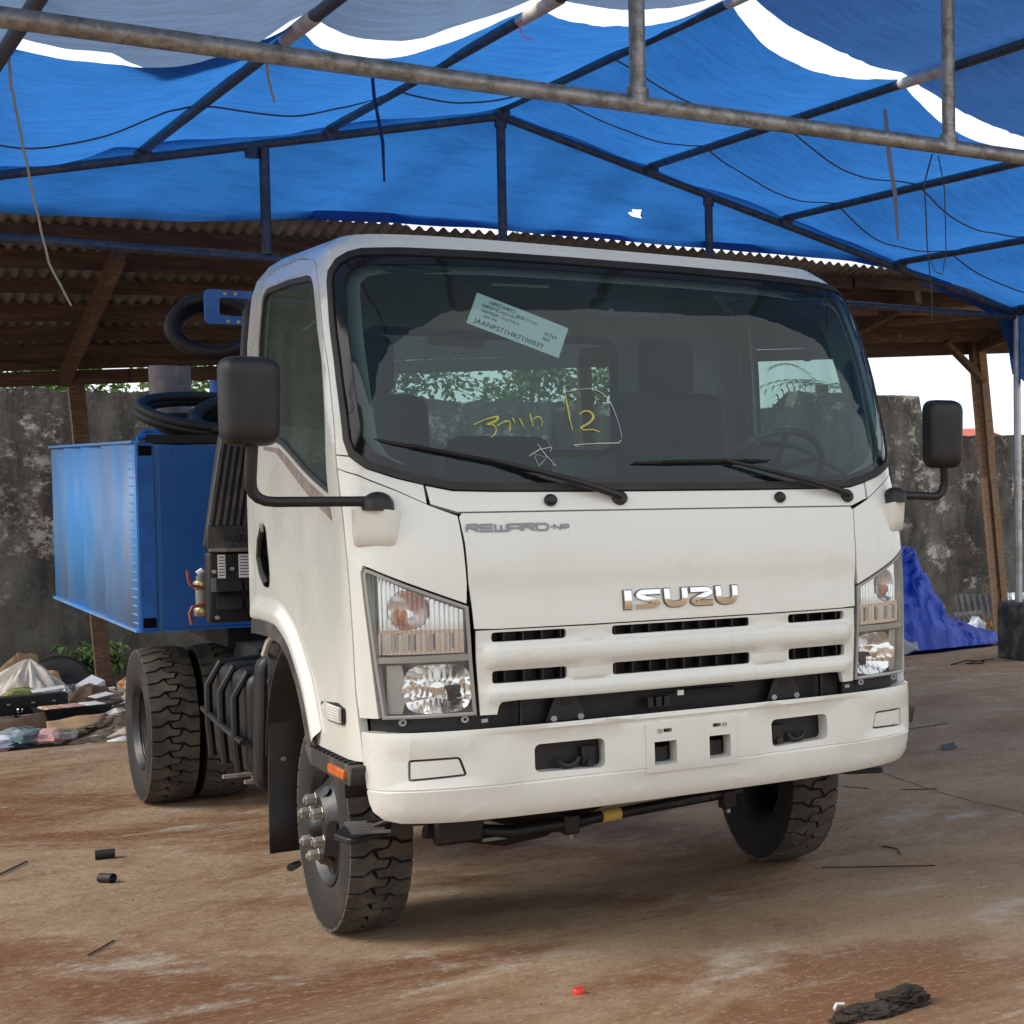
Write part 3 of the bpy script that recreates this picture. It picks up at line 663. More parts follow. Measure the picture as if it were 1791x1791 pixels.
for f in (lambda q: q, mir):
    d_ = panel('door', f(door), 'white', T, [f(WIN), f(HND)], th=.03, step=.045)
    LIPC = [tuple(Vector(ARCH_S[i]).lerp(Vector(ARCH_S[i+1]), k/2)) for i in range(len(ARCH_S)-1) for k in range(2)]+[ARCH_S[-1]]
    sg0 = -1 if f is not mir else 1
    def lipf(u, v, L_=LIPC, sg0=sg0):
        q = u*(len(L_)-1); i = min(int(q), len(L_)-2); p = Vector(L_[i]).lerp(Vector(L_[i+1]), q-i); t_ = (Vector(L_[min(i+2, len(L_)-1)])-Vector(L_[max(0, i-1)])).normalized(); n2 = Vector((-t_.y, t_.x))
        n2 = n2 if n2.y > 0 or (abs(n2.y) < .2 and n2.x > 0) else -n2; p = p+n2*(.095*v-.002); k = min(1, max(0, (1-v)/.62)); return on(cab, -sg0*p.x, p.y, .0005+.022*k*k*(3-2*k)-(.012*max(0, .12-v)/.12))
    MB().grid(lipf, 70, 10).build('arch_lip', 'white', d_, 80, fix=False)
    panel('window_seal', f(inset(WIN, -.004)), 'rubber', d_, [f(inset(WIN, .022))] if False else [inset(f(WIN), .02)], off=-.004, th=.016, step=.06)
    panel('door_window', inset(f(WIN), .012), 'door_glass', d_, off=-.014, th=0, step=.08)
    bt = f([(-1.222, 1.625), (-2.06, 1.805), (-2.30, 1.812), (-2.30, 1.800), (-2.1, 1.787), (-1.9, 1.735), (-1.215, 1.555)])
    panel('belt_trim', bt, 'brown_trim', d_, off=.0025, th=.004, step=.06)
    panel('handle_recess', inset(f(HND), .0015), 'black_gloss', d_, off=-.030, th=-.032, step=.04)
    sg = -1 if f is not mir else 1
    MB().tube([on(cab, sg*a, z, o2) for a, z, o2 in ((2.352, 1.50, -.004), (2.375, 1.455, .004), (2.39, 1.39, .006), (2.355, 1.33, .004), (2.315, 1.29, -.004))], [.016, .013, .012, .013, .016], 8).build('door_handle', 'black_plastic', d_)
    p = on(cab, sg*2.352, 1.503, .003); MB().box(p, (.012, .045, .034)).build('handle_lock', 'brown_trim', d_, bevel=.008)
    # black wheel arch trim
    at_ = f(ARCH[:-1]+[(-1.565, .755)]+[(-1.62, .752), (-1.645, .79), (-1.70, .873), (-1.78, .955), (-1.90, 1.035), (-2.03, 1.085), (-2.2, 1.098), (-2.43, 1.095), (-2.495, 1.09)])
    panel('wheel_arch_trim', at_, 'dusty_plastic', T, off=.020, th=.07, step=.05)
    # side repeater lamp
    sl = [(-1.455, .925), (-1.455, .892), (-1.35, .868), (-1.165, .872), (-1.150, .884), (-1.150, .928), (-1.24, .940)]
    b_ = panel('side_lamp', f(rnd(sl, .01, 3)), 'black_plastic', d_, off=.006, th=.01, step=.06)
    for k in range(6):
        z = .884+k*.0088; p0, p1 = on(cab, sg*1.165, z, .014), on(cab, sg*(1.44-.02*abs(k-2.5)), z-.001, .010)
        MB().tube([p0, p0.lerp(p1, .5)+Vector((sg*.004, 0, 0)), p1], [.0052, .0058, .004], 6).build('lamp_rib', 'pvc', b_)
# ---- headlights
LM = [(-.697, 1.270), (-.691, 1.10), (-.680, .905), (-.958, .905), (-.982, 1.09), (-1.004, 1.28), (-1.012, 1.384), (-1.002, 1.400), (-.985, 1.396)]
for f in (lambda q: q, mir):
    sg = -1 if f is not mir else 1
    hl = panel('headlight', f(inset(LM, .001)), 'lamp_body', T, off=-.085, th=-.082, step=.04)
    panel('lamp_rim', f(LM), 'grey_rim', hl, [f(inset(LM, .010))], off=.001, th=.02, step=.05)
    panel('lamp_divider', f([(-.700, 1.090), (-.976, 1.089), (-.979, 1.108), (-.700, 1.112)]), 'grey_rim', hl, off=-.003, th=.06, step=.05)
    def topz(a): return 1.268+(abs(a)-.70)*.428
    # fluted reflector behind the upper lens, with the round indicator bowl let into it
    ic = (.880, 1.262); ir = .064; mb = MB(); nu, nv = 130, 24
    def fl(u, v):
        a = .712+.268*u; z = 1.115+(min(topz(a)-.014, 1.385)-1.115)*v; d = -.032+.0025*math.cos(u*2*PI*19)
        if z < 1.19: d += .008
        return on(cab, sg*a, z, d)
    g = MB().grid(fl, nu, nv); keep = []
    for fc in g.f:
        c_ = sum((Vector(g.v[i]) for i in fc), Vector())/4; a_ = .712+.268*((fc[0] % (nu+1))+.5)/nu
        if math.hypot((a_-ic[0])*.95, c_.z-ic[1]) > ir: keep.append(fc)
    g.f = keep; g.build('fluted_reflector', 'reflector', hl, 0)
    def bowl(u, v, cs_=ic, rx=ir, rz=ir, d0=-.026, d1=.045, sq=1.0, fac=None):
        an = 2*PI*u; r_ = v; ca, sa = math.cos(an), math.sin(an); k = (abs(ca)**(2/sq)+abs(sa)**(2/sq))**(-sq/2) if sq != 1 else 1
        dd = d0-d1*(1-r_*r_)
        if fac: dd += fac(an, r_)
        return on(cab, sg*(cs_[0]-rx*r_*ca*k), cs_[1]+rz*r_*sa*k, dd)
    MB().grid(lambda u, v: bowl(u, .04+.96*v), 28, 6).build('indicator_bowl', 'reflector', hl)
    p = on(cab, sg*(ic[0]+.020), ic[1]-.014, -.044); MB().lathe([(.001, .018), (.008, .016), (.013, .010), (.0145, 0), (.013, -.010), (.008, -.016), (.001, -.018)], p, 'z', 16).build('indicator_bulb', 'amber', hl)
    panel('bright_bar', f([(-.712, 1.183), (-.965, 1.187), (-.966, 1.199), (-.712, 1.196)]), 'chrome', hl, off=-.016, th=.01, step=.04)
    for k in range(4):
        a = .745+k*.058; panel('marker_cell', f([(-a, 1.128), (-a-.011, 1.128), (-a-.011, 1.182), (-a, 1.182)]), 'lamp_body', hl, off=-.014, th=.01, step=.05)
        panel('cell_spot', f([(-a+.002, 1.126), (-a-.013, 1.126), (-a-.013, 1.133), (-a+.002, 1.133)]), 'chrome', hl, off=-.011, th=.004, step=.05)
    random.seed(3)
    fz = {}
    def fac(an, r_):
        cx_ = r_*math.cos(an); cy_ = r_*math.sin(an); k = (int((cx_+1)*6), int((cy_+1)*1.6)); fz.setdefault(k, random.uniform(-.12, .12)); w6 = ((cx_+1)*6) % 1-.5; return (.030*abs(w6)*(1 if k[1] % 2 else -.6)+fz[k]*.02)*(.35+r_*.65)
    MB().grid(lambda u, v: bowl(u, .08+.92*v, (.795, .998), .103, .083, -.02, .06, .62, fac), 66, 15).build('lamp_bowl', 'reflector', hl, 70)
    MB().grid(lambda u, v: on(cab, sg*(.905+.050*u+.012*(1-(2*v-1)**2)*-(1-u)), .918+.162*v, -.03+.004*u), 5, 10).build('side_reflector', 'lamp_body', hl)
    p = on(cab, sg*.795, 1.0, -.03); n_ = normal(cab, sg*.795, 1.0)
    MB().tube([p-n_*.05, p-n_*.01, p+n_*.008, p+n_*.013], [.026, .026, .022, .004], 14).build('bulb_shield', 'chrome', hl)
    MB().box(p+Vector((-sg*.045, 0, -.02)), (.028, .02, .055)).build('bulb_holder', 'black_gloss', hl, bevel=.006)
    panel('lens', f(inset(LM, .008)), 'lens', hl, off=-.002, th=0, step=.05)
    fl2 = MB()
    for k in range(20):
        a = .710+k*.0140; z1_ = min(topz(a)-.012, 1.386)
        if a > .985: break
        fl2.add([on(cab, sg*a, 1.116, -.004), on(cab, sg*(a+.0045), 1.116, -.004), on(cab, sg*(a+.0045), z1_, -.004), on(cab, sg*a, z1_, -.004)], [(0, 1, 2, 3)])
    fl2.build('lens_flutes', 'flute', hl, 0)
    MB().tube([on(cab, sg*a, .912, .0) for a in [.69+.026*k for k in range(11)]], .004, 5).build('lens_lip', 'lamp_body', hl)
    for a in (.715, .90): MB().lathe([(.005, -.004), (.012, -.004), (.012, .004), (.005, .004)], on(cab, sg*a, .892, -.012), 'y', 12, True).build('lamp_lug', 'grey_rim', hl)
    # dark bracket under the lamp
    panel('lamp_bracket', f([(-.64, .85), (-1.035, .85), (-1.035, .906), (-.64, .901)]), 'black_metal', T, off=-.03, th=.02, step=.06)
    MB().box(on(cab, sg*.655, .882, -.02), (.02, .01, .012)).build('bracket_clip', 'zinc', T)
# ---- bumper
BO = sym([(-.3, .556), (-.80, .556), (-.96, .560), (-1.02, .572), (-1.058, .60), (-1.085, .66), (-1.105, .75), (-1.118, .845), (-1.10, .862), (-.9, .8635), (-.70, .864), (-.3, .866)])
TOW = rnd([(-.537, .702), (-.307, .694), (-.305, .797), (-.535, .797)], .022, 4)
FOG = rnd([(-.926, .703), (-.745, .712), (-.764, .778), (-.923, .775)], .012, 3)
P1 = [(-.139, .682), (-.060, .682), (-.060, .764), (-.139, .764)]; P2 = [(-.105, .795), (-.075, .795), (-.075, .808), (-.105, .808)]
def bd_(a, z):
    d = -.012*math.exp(-((abs(a)-.42)/.17)**6-((z-.748)/.085)**6)-.010*math.exp(-((abs(a)-.84)/.15)**6-((z-.742)/.06)**6)
    return d+(-.003 if abs(z-.672) < .003 else 0)+.012*max(0, 1-abs(z-.858)/.016)*max(0, min(1, (.75-abs(a))*6))
BO_h = [TOW, mir(TOW), FOG, mir(FOG), P1, mir(P1), P2, mir(P2)]
bmp = panel('bumper', BO, 'white', T, BO_h, ch=bump, th=.06, step=.035, disp=bd_, extra_z=(.668, .671, .673, .676, .845, .85))
pp = sym([(-.05, .656), (-.168, .656), (-.168, .832), (-.05, .832)]); panel('plate_mount', pp, 'white_trim', bmp, [P1, mir(P1), P2, mir(P2)], ch=bump, off=.0045, th=.006, step=.05)
for f in (lambda q: q, mir):
    sg = -1 if f is not mir else 1
    panel('fog_lamp_cover', f(inset(FOG, .0075)), 'white_trim', bmp, ch=bump, off=-.012, th=.02, step=.05)
    panel('fog_recess', f(inset(FOG, -.004)), 'black_gloss', bmp, ch=bump, off=-.032, th=0, step=.06)
    panel('tow_recess', f(inset(TOW, -.01)), 'black_metal', bmp, ch=bump, off=-.075, th=-.055, step=.06)
    c_ = on(bump, sg*.42, .745, -.05)
    th_ = MB().tube([c_+Vector((.035*math.cos(a), -.01, .03*math.sin(a)-.005)) for a in [PI+PI*i/10 for i in range(11)]], .010, 8).build('tow_hook', 'black_plastic', bmp)
    MB().box(c_+Vector((-.07*sg, .0, -.005)), (.05, .02, .07)).build('tow_bracket', 'black_plastic', bmp, bevel=.006)
    MB().lathe([(.001, -.012), (.012, -.012), (.012, 0)], c_+Vector((-.07*sg, -.012, -.03)), 'y', 12).build('tow_bolt', 'wheel_steel', bmp)
    MB().box(on(bump, sg*.118, .8015, .006), (.016, .003, .013)).build('plate_clip', 'zinc', bmp)
    MB().box(on(bump, sg*.10, .71, -.06), (.05, .03, .06)).build('plate_bracket', 'black_plastic', bmp)
MB().box((0, .15, .905), (1.30, .03, .24)).build('front_crossmember', 'black_metal', T)
for sg in (-1, 1):
    mb = MB().prism([(-.07, -.05), (.07, -.05), (.035, .05), (-.035, .05)], lambda u, v, w_: (sg*.40+u, .085+w_, .905+v), .012); br = mb.build('cab_mount', 'black_plastic', T, bevel=.004)
    MB().lathe([(.001, 0), (.018, 0)], (sg*.40, .083, .925), 'y', 14).build('mount_hole', 'black_gloss', br)
    for dx in (-.045, .045): MB().lathe([(.001, -.01), (.011, -.01), (.011, 0)], (sg*.40+dx, .085, .868), 'y', 6).build('mount_bolt', 'zinc', br)
    MB().box((sg*.55, .095, .90), (.006, .02, .10)).build('mount_rib', 'black_plastic', T)
MB().tube([(-.05, .09, .915), (.05, .085, .925), (.20, .09, .92)], .006, 6).build('wiring', 'black_plastic', T)
MB().box((.0, .085, .918), (.022, .012, .018)).build('connector', 'paper_white', T)
for k in range(3): MB().box((-.11+k*.03, .09, .893), (.02, .02, .035)).build('bracket_tab', 'black_plastic', T)

# ---- steps below the cab
for sg in (-1, 1):
    st = MB().prism(rnd([(.225, 0), (.86, 0), (.78, -.06), (.25, -.068)], .012, 3), lambda u, v, w_: (sg*(1.035-w_), u, .752+v), .16).build('step', 'dusty_plastic', T, bevel=.006)
    for k in range(9):
        for j in range(4): MB().box((sg*(1.02-j*.034), .28+k*.055, .755), (.028, .014, .012)).build('step_cleat', 'black_plastic', st)
    MB().box((sg*1.038, .40, .716), (.014, .20, .032)).build('side_reflector', 'amber', st, bevel=.004)
    lo = MB().prism(rnd([(-1.0, .42), (-.86, .50), (-.80, .70), (-.93, .74), (-1.02, .56)], .03, 4), lambda u, v, w_: (-sg*u, v, .455+w_), .022).build('lower_step', 'black_plastic', T, bevel=.005)
    for k in range(5): MB().box((sg*.92, .48+k*.05, .481), (.12-.012*k, .012, .010), Matrix.Rotation(R(25*sg), 3, 'Z')).build('step_cleat', 'pipe_grey', lo)
    MB().tube([(sg*.90, .60, .47), (sg*.80, .40, .55)], .012, 8).build('step_stay', 'black_metal', lo)

# ---- wheels
def tyre_mesh():
    half = [(.078, .214), (.092, .232), (.103, .262), (.1085, .300), (.108, .335), (.1055, .362), (.1025, .378), (.098, .387), (.088, .3905), (.05, .3915), (.0, .392)]
    prof = [(r, -x) for x, r in half]+[(r, x) for x, r in half[-2::-1]]
    mb = MB(); mb.lathe(prof, (0, 0, 0), 'x', 72)
    nb = len(mb.f); Np = 33
    def P(x, t, r): a = 2*PI*t/Np; return (x, r*math.cos(a), r*math.sin(a))
    def block(poly):
        n = len(poly); tp = lambda x: .4045-.55*x*x-(.006 if abs(x) > .098 else 0)
        vs = [P(x, t, .380) for x, t in poly]+[P(x, t, tp(x)) for x, t in poly]
        mb.add(vs, [tuple(range(n, 2*n))]+[(i, (i+1) % n, n+(i+1) % n, n+i) for i in range(n)])
    lug = [(-.1015, 0), (-.060, 0), (-.034, .28), (.012, .28), (.020, .60), (-.018, .70), (-.034, 1.08), (-.060, .83), (-.1015, .83)]
    for k in range(Np):
        block([(x, t+k) for x, t in lug]); block([(-x-.0, t+.5+k) for x, t in lug][::-1])
    me = bpy.data.meshes.new('tyre'); me.from_pydata(mb.v, [], mb.f); me.update()
    me.materials.append(MATS['tyre_wall']); me.materials.append(MATS['tread']); me.materials.append(MATS['groove'])
    bm = bmesh.new(); bm.from_mesh(me); bm.faces.ensure_lookup_table()
    for i, f_ in enumerate(bm.faces): f_.material_index = 1 if i >= nb else (2 if math.hypot(f_.calc_center_median().y, f_.calc_center_median().z) > .3845 else 0)
    bmesh.ops.recalc_face_normals(bm, faces=bm.faces); bm.to_mesh(me); bm.free()
    me.shade_smooth(); me.set_sharp_from_angle(angle=R(35)); return me
TM = tyre_mesh()
def rim_mesh(outset):
    # outset>0: disc bulges outwards (front); <0: deep dish (rear outer)
    mb = MB(); mb.lathe([(.222, -.085), (.214, -.080), (.196, -.066), (.180, -.03), (.180, .03), (.196, .066), (.214, .082), (.224, .088), (.226, .094), (.219, .096), (.209, .086), (.192, .070)], (0, 0, 0), 'x', 48)
    disc = [(.192, .060), (.188, .045), (.178, .045+.25*outset), (.15, .045+.62*outset), (.138, .045+.88*outset), (.128, .045+outset), (.072, .045+outset), (.070, .045+outset-.02), (.001, .045+outset-.02)]
    mb.lathe(disc, (0, 0, 0), 'x', 48)
    me = bpy.data.meshes.new('wheel'); me.from_pydata(mb.v, [], mb.f); me.update(); me.materials.append(MATS['wheel_steel'])
    bm = bmesh.new(); bm.from_mesh(me); bmesh.ops.remove_doubles(bm, verts=bm.verts, dist=1e-5); bmesh.ops.recalc_face_normals(bm, faces=bm.faces); bm.to_mesh(me); bm.free()
    me.shade_smooth(); me.set_sharp_from_angle(angle=R(40)); return me
RF, RD = rim_mesh(.075), rim_mesh(-.10)
holem = MB().lathe([(.001, 0), (.020, 0), (.024, -.002)], (0, 0, 0), 'x', 14)
def wheel(x, y, sg, rm, bulge, rot=0, nuts=True):
    o_ = bpy.data.objects.new('wheel', rm); COL.objects.link(o_); o_.location = (x, y, .403); o_.rotation_euler = (rot, 0, 0 if sg > 0 else PI)
    o_.parent = T; o_.matrix_parent_inverse = world_of(T).inverted()
    t_ = bpy.data.objects.new('tyre', TM); COL.objects.link(t_); t_.parent = o_
    def sub(mb, name, m, sm=40):
        q = mb.build(name, m, None, sm); q.parent = o_; return q
    f0 = .045+bulge
    if nuts:
        for k in range(6):
            a = 2*PI*k/6+.3; cx_, cy_ = .103*math.cos(a), .103*math.sin(a)
            mb = MB(); mb.lathe([(.001, .040), (.011, .040), (.013, .033), (.0205, .032), (.022, .027), (.022, .004), (.025, .002), (.025, 0)], (f0, cx_, cy_), 'x', 6); sub(mb, 'wheel_nut', 'zinc', 30)
        for k in range(6):
            a = 2*PI*k/6+.3+PI/6; mb = MB(); d = Vector((0, math.cos(a), math.sin(a)))
            tn = Vector((0, -math.sin(a), math.cos(a))); c_ = Vector((f0-.022*abs(bulge)/.075*math.copysign(1, bulge)+.004, 0, 0))+d*.1475; nrm = Vector((1, 0, 0))*.12*1+d*.10*math.copysign(1, bulge); nrm.normalize(); e1 = nrm.cross(tn)
            mb.add([c_+nrm*.003+tn*.024*math.cos(b)+e1*.019*math.sin(b) for b in [2*PI*i/16 for i in range(16)]], [tuple(range(16))]); sub(mb, 'hand_hole', 'black_gloss', 0)
        mb = MB(); mb.lathe([(.001, .030), (.018, .028), (.034, .02), (.045, .010), (.052, -.01), (.06, -.02)], (f0, 0, 0), 'x', 20); sub(mb, 'hub_cap', 'black_metal')
    return o_
wheel(-.825, 1.12, -1, RF, .075, .35); wheel(.845, 1.12, 1, RF, .075, 1.1)
wheel(-.905, 4.515, -1, RD, -.10, .2); wheel(-.665, 4.515, 1, RD, -.10, .9, False); wheel(.665, 4.515, -1, RD, -.10, .5, False); wheel(.905, 4.515, 1, RD, -.10, 0)
# ---- chassis
for sg in (-1, 1): MB().box((sg*.40, 3.4, .80), (.07, 6.4, .20)).build('chassis_rail', 'black_metal', T, bevel=.004)
for y in (.35, 2.3, 3.6, 5.2): MB().box((0, y, .80), (.74, .10, .12)).build('crossmember', 'black_metal', T)
mb = MB().tube([(-.82, 1.12, .42), (-.35, 1.12, .40), (-.15, 1.12, .40), (.15, 1.12, .42), (.82, 1.12, .42)], [.05, .06, .15, .06, .05], 14); mb.build('front_axle', 'black_metal', T)
MB().tube([(-.7, 4.515, .42), (-.3, 4.515, .42), (0, 4.515, .42), (.3, 4.515, .42), (.7, 4.515, .42)], [.07, .08, .19, .08, .07], 14).build('rear_axle', 'black_metal', T)
for sg in (-1, 1):
    MB().prism([(.55, .50), (1.12, .47), (1.75, .52), (1.75, .56), (1.12, .54), (.55, .55)], lambda u, v, w_: (sg*.46-.035+w_, u, v), .07).build('leaf_spring', 'black_metal', T, bevel=.004)
    MB().box((sg*.46, .52, .62), (.08, .10, .22)).build('spring_hanger', 'black_metal', T, bevel=.006)
    MB().prism([(3.9, .46), (4.5, .40), (5.1, .50), (5.1, .56), (4.5, .50), (3.9, .52)], lambda u, v, w_: (sg*.48-.035+w_, u, v), .07).build('leaf_spring', 'black_metal', T)
rod = MB().tube([(-.60, .58, .425), (-.45, .55, .40), (-.22, .55, .402), (-.14, .56, .408), (.46, .62, .425)], [.024, .026, .026, .022, .022], 12).build('anti_roll_bar', 'black_plastic', T)
MB().tube([(-.115, .5605, .4085), (-.045, .566, .4105)], .0245, 14).build('yellow_band', 'yellow_tape', rod)
text_mesh('8-98322-089-0', .032, lambda u, v: Vector((.34-u, .6085-.0242-.1*u, .4216-.028*u+.011-v*.9)), 'part_number', 'rib_grey', rod)
for x, y in ((-.235, .55), (.40, .61)):
    c_ = MB().box((x, y, .40), (.055, .06, .075)).build('bar_clamp', 'black_metal', T, bevel=.008); MB().lathe([(.001, 0), (.009, 0), (.009, .02)], (x, y-.01, .345), 'z', 6).build('clamp_bolt', 'zinc', c_)
MB().box((-.62, .56, .43), (.16, .06, .09)).build('steering_link', 'black_metal', T, bevel=.012)
MB().tube([(-.72, .60, .44), (-.45, .60, .37), (-.3, .62, .38)], .03, 8).build('drag_link', 'black_metal', T)
MB().box((-.50, .545, .385), (.09, .01, .012)).build('link_plate', 'pipe_grey', T)
MB().box((0, .75, .62), (.7, .7, .22)).build('engine_sump', 'black_metal', T, bevel=.05)
MB().box((0, 1.6, .95), (.9, 1.3, .36)).build('engine', 'black_metal', T, bevel=.05)
# inner arches, flaps
for sg in (-1, 1):
    MB().grid(lambda u, v: (sg*(.62+.36*v), 1.15+.60*math.cos(PI*(.02+.96*u)), .56+.54*math.sin(PI*(.02+.96*u))), 16, 2).build('inner_arch', 'black_plastic', T, solid=.012)
    fl_ = MB().grid(lambda u, v: (sg*(.975-.30*u), 1.70+.05*(1-v)+.012*math.sin(v*5), .20+.84*v), 3, 6).build('mud_flap', 'rubber', T, solid=.012)
    MB().tube([(sg*.99, 1.68, 1.0), (sg*.985, 1.62, 1.06), (sg*.975, 1.60, 1.075)], .012, 6).build('flap_edge', 'pvc', fl_)
    MB().lathe([(.001, -.004), (.009, -.004), (.009, 0)], (sg*.93, 1.70, .58), 'y', 6).build('flap_bolt', 'zinc', fl_)
MB().tube([(-.955, 1.50, .185), (-.92, 1.55, .185)], [.016, .014], 10).build('valve_stub', 'black_plastic', T)
# air tanks between the axles
tk = MB(); nsec = 20
for x0 in (-.93, -.76):
    pass
fuel = MB().prism(rnd([(-.06, .44), (.24, .44), (.24, .88), (-.06, .88)], .07, 5), lambda u, v, w_: (-.72-u, 2.15+w_, v), .75).build('fuel_tank', 'black_metal', T, 50, bevel=.03)
for k in range(3):
    y = 2.22+k*.27
    MB().tube([(-.985, y, .47), (-.995, y, .62), (-.995, y, .78), (-.95, y, .875), (-.70, y, .895)], .016, 8).build('tank_strap', 'black_metal', fuel)
MB().tube([(-.99, 2.12, .60), (-1.0, 2.5, .635), (-.99, 2.92, .66)], .012, 8).build('tank_pipe', 'wheel_steel', fuel)
MB().tube([(-.97, 2.12, .585), (-.98, 2.5, .62), (-.97, 2.92, .645)], .010, 8).build('tank_pipe', 'pipe_dark', fuel)
mb = MB().prism(rnd([(-.16, -.28), (.16, -.28), (.14, .28), (-.14, .28)], .07, 5), lambda u, v, w_: (-.83+u, 1.88+w_, .70+v), .10); cab_f = mb.build('air_filter', 'black_metal', T, bevel=.02)
for z in (.56, .70, .84): MB().box((-.83, 1.875, z), (.24, .02, .03), Matrix.Rotation(R(18), 3, 'Y')).build('filter_rib', 'black_plastic', cab_f, bevel=.008)
for y, x in ((2.1, -.86), (2.3, -.90)): MB().box((x, y, .44), (.26, .03, .014)).build('tank_bracket', 'zinc', T)
# ribbed intake and louvred cover behind the cab
ib = MB().prism([(-1.07, 1.41), (-.6, 1.41), (-.6, 1.87), (-1.005, 1.87)], lambda u, v, w_: (u-.05, 2.01+w_, v), .07).build('air_intake', 'black_plastic', T, bevel=.012)
for k in range(18): MB().bar((-1.105+k*.024, 2.004, 1.50), (-1.048+k*.0225, 2.004, 1.865), .011, .026, Vector((0, -1, 0))).build('intake_rib', 'rib_grey', ib)
MB().box((-.86, 1.995, 1.452), (.51, .012, .092)).build('intake_plate', 'dusty_plastic', ib, bevel=.004)
text_mesh('ISUZU', .034, lambda u, v: Vector((-1.06+u, 1.9875, 1.436+v)), 'intake_mark', 'black_gloss', ib)
MB().tube([(-1.11, 1.99, 1.402), (-.62, 1.99, 1.398)], .008, 6).build('intake_seam', 'brown_trim', ib)
MB().box((-.70, 2.25, 1.48), (.30, .34, .72)).build('intake_housing', 'black_metal', T)
lb = MB().box((-.86, 2.06, 1.25), (.50, .08, .285)).build('battery_cover', 'black_metal', T, bevel=.012)
for r_ in range(2):
    for k in range(4): MB().prism([(0, 0), (.0, .068), (-.035, .0)], lambda u, v, w_: (-1.085+k*.095+w_, 2.02+u, 1.165+r_*-.072+.07+v), .085).build('louvre', 'black_plastic', lb)
for x, wd, m in ((-1.065, .026, 'paper_white'), (-.985, .042, 'paper_white')):
    q = MB().box((x, 2.013, 1.335), (wd, .003, .095)).build('warning_label', m, lb)
    for k in range(7): MB().box((x, 2.0105, 1.372-k*.012), (wd*.8, .002, .003)).build('label_line', 'ink', q)
MB().box((-1.09, 2.013, 1.262), (.026, .003, .055)).build('rating_plate', 'pipe_grey', lb)
for x, z in ((-1.092, 1.315), (-1.03, 1.325), (-.945, 1.315), (-1.085, 1.13), (-.92, 1.13)): MB().lathe([(.001, -.008), (.008, -.008), (.008, 0)], (x, 2.012, z), 'y', 8).build('cover_bolt', 'zinc', lb)
MB().box((-.95, 2.012, 1.122), (.05, .006, .03)).build('cover_recess', 'black_gloss', lb)
MB().tube([(-.93, 1.84, 1.75), (-.985, 1.83, 1.95), (-.99, 1.82, 2.15), (-.975, 1.82, 2.34), (-.93, 1.83, 2.43), (-.85, 1.85, 2.46)], [.03, .03, .03, .03, .028, .026], 12).build('snorkel', 'black_plastic', T)
MB().tube([(-1.0, 1.81, 2.165), (-.96, 1.81, 2.17)], .036, 12).build('snorkel_clip', 'black_gloss', T)

# ---- blue equipment box
bx = T
FX, BX0, BX1, BZ0, BZ1, BY0, BY1 = -1.15, -1.15, 1.05, .985, 1.845, 3.36, 6.15
core = MB().box(((BX0+BX1)/2, (BY0+BY1)/2, (BZ0+BZ1)/2), (BX1-BX0-.02, BY1-BY0-.02, BZ1-BZ0-.02)).build('equipment_box', 'blue_paint', T)
mb = MB(); ys = [BY0, 3.75, 4.3, 4.36, 4.95, 5.01, 5.6, 5.66, BY1]; xo = [0, .006, .004, -.014, .006, -.010, .004, -.010, 0]
mb.add([(BX0-x_, y, z) for y, x_ in zip(ys, xo) for z in (BZ0, BZ1)], [(2*i, 2*i+1, 2*i+3, 2*i+2) for i in range(len(ys)-1)]); sp = mb.build('side_sheet', 'blue_paint', core, 15, solid=.004)
for k in range(21): MB().box((BX0-.002, BY0+.10+.01*math.sin(k), BZ0+.03+k*.0395), (.006, .13, .009)).build('weld_bead', 'blue_paint', core, bevel=.003)
fp = MB().box(((BX0+.085+BX1)/2, BY0-.004, (BZ0+BZ1)/2-.004), (BX1-BX0-.085, .014, BZ1-BZ0-.012)).build('front_door', 'blue_front', core, bevel=.003)
MB().box((BX0+.035, BY0-.003, (BZ0+BZ1)/2), (.066, .012, BZ1-BZ0)).build('corner_post', 'blue_bright', core, bevel=.003)
for z in (BZ1-.035, BZ0+.035): MB().box((BX0+.036, BY0-.010, z), (.05, .006, .045)).build('corner_pocket', 'black_gloss', core)
MB().box(((BX0+BX1)/2, BY0-.01, BZ0-.004), (BX1-BX0, .03, .008)).build('bottom_edge', 'blue_bright', core)
MB().box((BX0, (BY0+BY1)/2, BZ1+.004), (.03, BY1-BY0, .012)).build('top_edge', 'blue_paint', core); MB().box((BX0, (BY0+BY1)/2, BZ0-.002), (.03, BY1-BY0, .012)).build('side_edge', 'blue_paint', core)
for x, z in ((-1.02, 1.80), (-.72, 1.80), (-1.0, 1.55), (-.98, 1.33), (-.96, 1.08)): MB().lathe([(.001, -.006), (.008, -.005), (.010, 0)], (x, BY0-.011, z), 'y', 8).build('rivet', 'blue_front', core)
MB().box((-.1, BY0+.3, .93), (1.4, .5, .10)).build('mounting_frame', 'black_metal', T); MB().box((-.42, 4.3, .92), (.16, 3.4, .12)).build('sub_frame', 'black_metal', T)
MB().box((-.62, 3.2, .84), (.30, .5, .14)).build('underslung_box', 'groove', T, bevel=.01)
